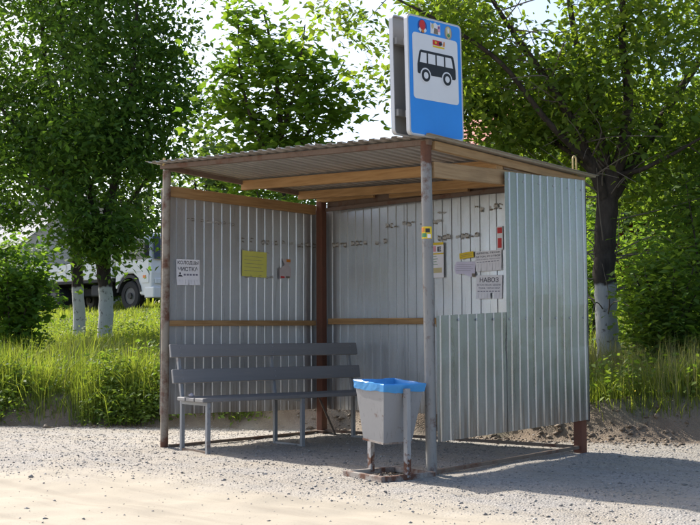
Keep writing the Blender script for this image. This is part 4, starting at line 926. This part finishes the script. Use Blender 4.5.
tbox('door_handle', M['truck_dark'], -1.36, -1.2, -.05, -.02, 1.55, 1.6, dr, .005)
MB().prism([(.12, 1.78), (2.18, 1.78), (2.05, 2.6), (.25, 2.6)], lambda u, v, q: (.03-(v-1.78)*.33+q, u, v), .004, .02).build('windscreen', M['glass'], cab)
tbox('bumper', M['truck_white'], -.35, .16, -.02, 2.32, .42, .80, truck, .04)
for yy in (.12, 1.84): tbox('headlight', M['frame_white'], .03, .10, yy, yy+.34, .92, 1.10, cab, .02)
tbox('grille', M['truck_dark'], .03, .075, .6, 1.7, .95, 1.45, cab, .01)
tbox('indicator', M['lamp_orange'], -.42, -.28, -.04, -.005, 1.12, 1.22, cab, .008)
for yy in (-.3, 2.42):
    tbox('mirror', M['truck_dark'], -.05, .03, yy, yy+.2, 1.85, 2.35, cab, .03); MB().bar((.0, max(.05, min(2.25, yy+.15)), 2.4), (.0, yy+.1, 2.35), .025, .025).build('mirror_arm', M['truck_dark'], cab)
tbox('step', M['truck_dark'], -.58, -.12, .02, .5, .5, .58, truck, .01)
tbox('chassis', M['truck_dark'], -7.4, -.6, .75, 1.55, .62, .9, truck)
bed = tbox('bed_floor', M['truck_dark'], -7.6, -2.2, -.02, 2.34, 1.05, 1.18, truck)
for x0, x1 in ((-7.55, -4.93), (-4.87, -2.25)):
    for y0 in (-.06, 2.34):
        s_ = tbox('drop_side', M['truck_white'], x0, x1, y0, y0+.04, 1.18, 1.80, truck, .01)
        for zz in (1.36, 1.56): tbox('rib', M['truck_white'], x0+.05, x1-.05, y0-.015, y0+.055, zz-.03, zz+.03, s_, .008)
tbox('headboard', M['truck_white'], -2.24, -2.18, -.02, 2.34, 1.18, 2.3, truck); tbox('tailboard', M['truck_white'], -7.6, -7.56, -.02, 2.34, 1.18, 1.8, truck)
tbox('fuel_tank', M['truck_dark'], -3.6, -2.7, .1, .7, .55, .98, truck, .06)
for wx, ys in ((-1.2, (.02, 2.0)), (-5.9, (.02, 1.72)), ):
    for y0 in ys:
        wd_ = .28 if wx > -2 else .56
        tyre = MB(); prof = [(.30, 0), (.48, 0), (.52, .04), (.52, wd_-.04), (.48, wd_), (.30, wd_)]; n_ = 28; V = []; Fs = []
        for k_ in range(n_):
            a = 2*math.pi*k_/n_
            for r_, yy in prof: V.append((wx+r_*math.cos(a), y0+yy, .52+r_*math.sin(a)))
        for k_ in range(n_):
            for j in range(6): Fs.append((k_*6+j, k_*6+(j+1) % 6, ((k_+1) % n_)*6+(j+1) % 6, ((k_+1) % n_)*6+j))
        ty = tyre.add(V, Fs).build('wheel', M['tyre'], truck)
        MB().tube([(wx, y0+.03, .52), (wx, y0+wd_-.03, .52)], .31, 20).build('rim', M['rim'], ty); MB().tube([(wx, y0-.02, .52), (wx, y0+.1, .52)], .11, 12).build('hub', M['truck_dark'], ty)
wa = MB()
for k_ in range(10):
    a0, a1 = R(8+16.4*k_), R(8+16.4*(k_+1)); wa.add([(-1.2+r_*math.cos(a), y, .56+r_*math.sin(a)) for a in (a0, a1) for r_ in (.60, .70) for y in (-.03, .3)], [(0, 1, 5, 4), (2, 6, 7, 3), (0, 4, 6, 2), (1, 3, 7, 5), (0, 2, 3, 1), (4, 5, 7, 6)])
wa.build('wheel_arch', M['truck_dark'], truck)

# ------------------------------------------------------------------ houses behind
def house(px, d, wx, wy, wall_h, ridge, wallmat, roofmat, label, rz, z_off=0, wins=3):
    b_ = on_ground(px, d, -.2+z_off); root = empty('house', b_, rz, label, 'house')
    MB().box(-wx/2, wx/2, -wy/2, wy/2, 0, wall_h).build('wall', wallmat, root)
    MB().prism([(-wy/2, wall_h), (wy/2, wall_h), (0, ridge)], lambda u, v, q: (q, u, v), -wx/2+.01, wx/2-.01).build('gable', wallmat, root)
    for s_ in (-1, 1):
        sl = MB(); n_ = max(8, int(wx/.5)); ov = .4; dz = (ridge-wall_h)/(wy/2)
        grid = [[(-wx/2-.3+(wx+.6)*i/n_/2, s_*y, wall_h+(wy/2-y)*dz+.06+.03*(i % 2)) for i in range(2*n_+1)] for y in (0, wy/2+ov)]
        sl.shell(grid, (0, 0, 1), .04).build('roof_slope', roofmat, root)
    MB().box(wx*.2, wx*.2+.5, .3, .8, wall_h, ridge+.7).build('chimney', M['house_brick'], root)
    for f_ in (-1, 1):
        for k_ in range(wins):
            xx = -wx/2+wx*(k_+.5)/wins
            wn = MB().box(xx-.55, xx+.55, f_*wy/2-.03, f_*wy/2+.03, 1.2, 2.5).build('window', M['frame_white'], root)
            for q in (-.27, .27): MB().box(xx+q-.22, xx+q+.22, f_*wy/2-.04, f_*wy/2+.04, 1.28, 2.42).build('pane', M['glass'], wn)
    return root
house(18, 52, 10, 7, 3.0, 5.4, M['house_wall'], M['roof_slate'], 'pale house with grey slate roof beyond the truck', R(5))
house(478, 46, 8, 7, 5.2, 7.8, M['house_brick'], M['roof_red'], 'house with red sheet roof seen beyond the blue sign', R(-20))
house(640, 30, 6, 4, 2.4, 3.3, M['house_red'], M['roof_slate'], 'low red-walled shed behind the whitewashed right trunk', R(35), wins=2)
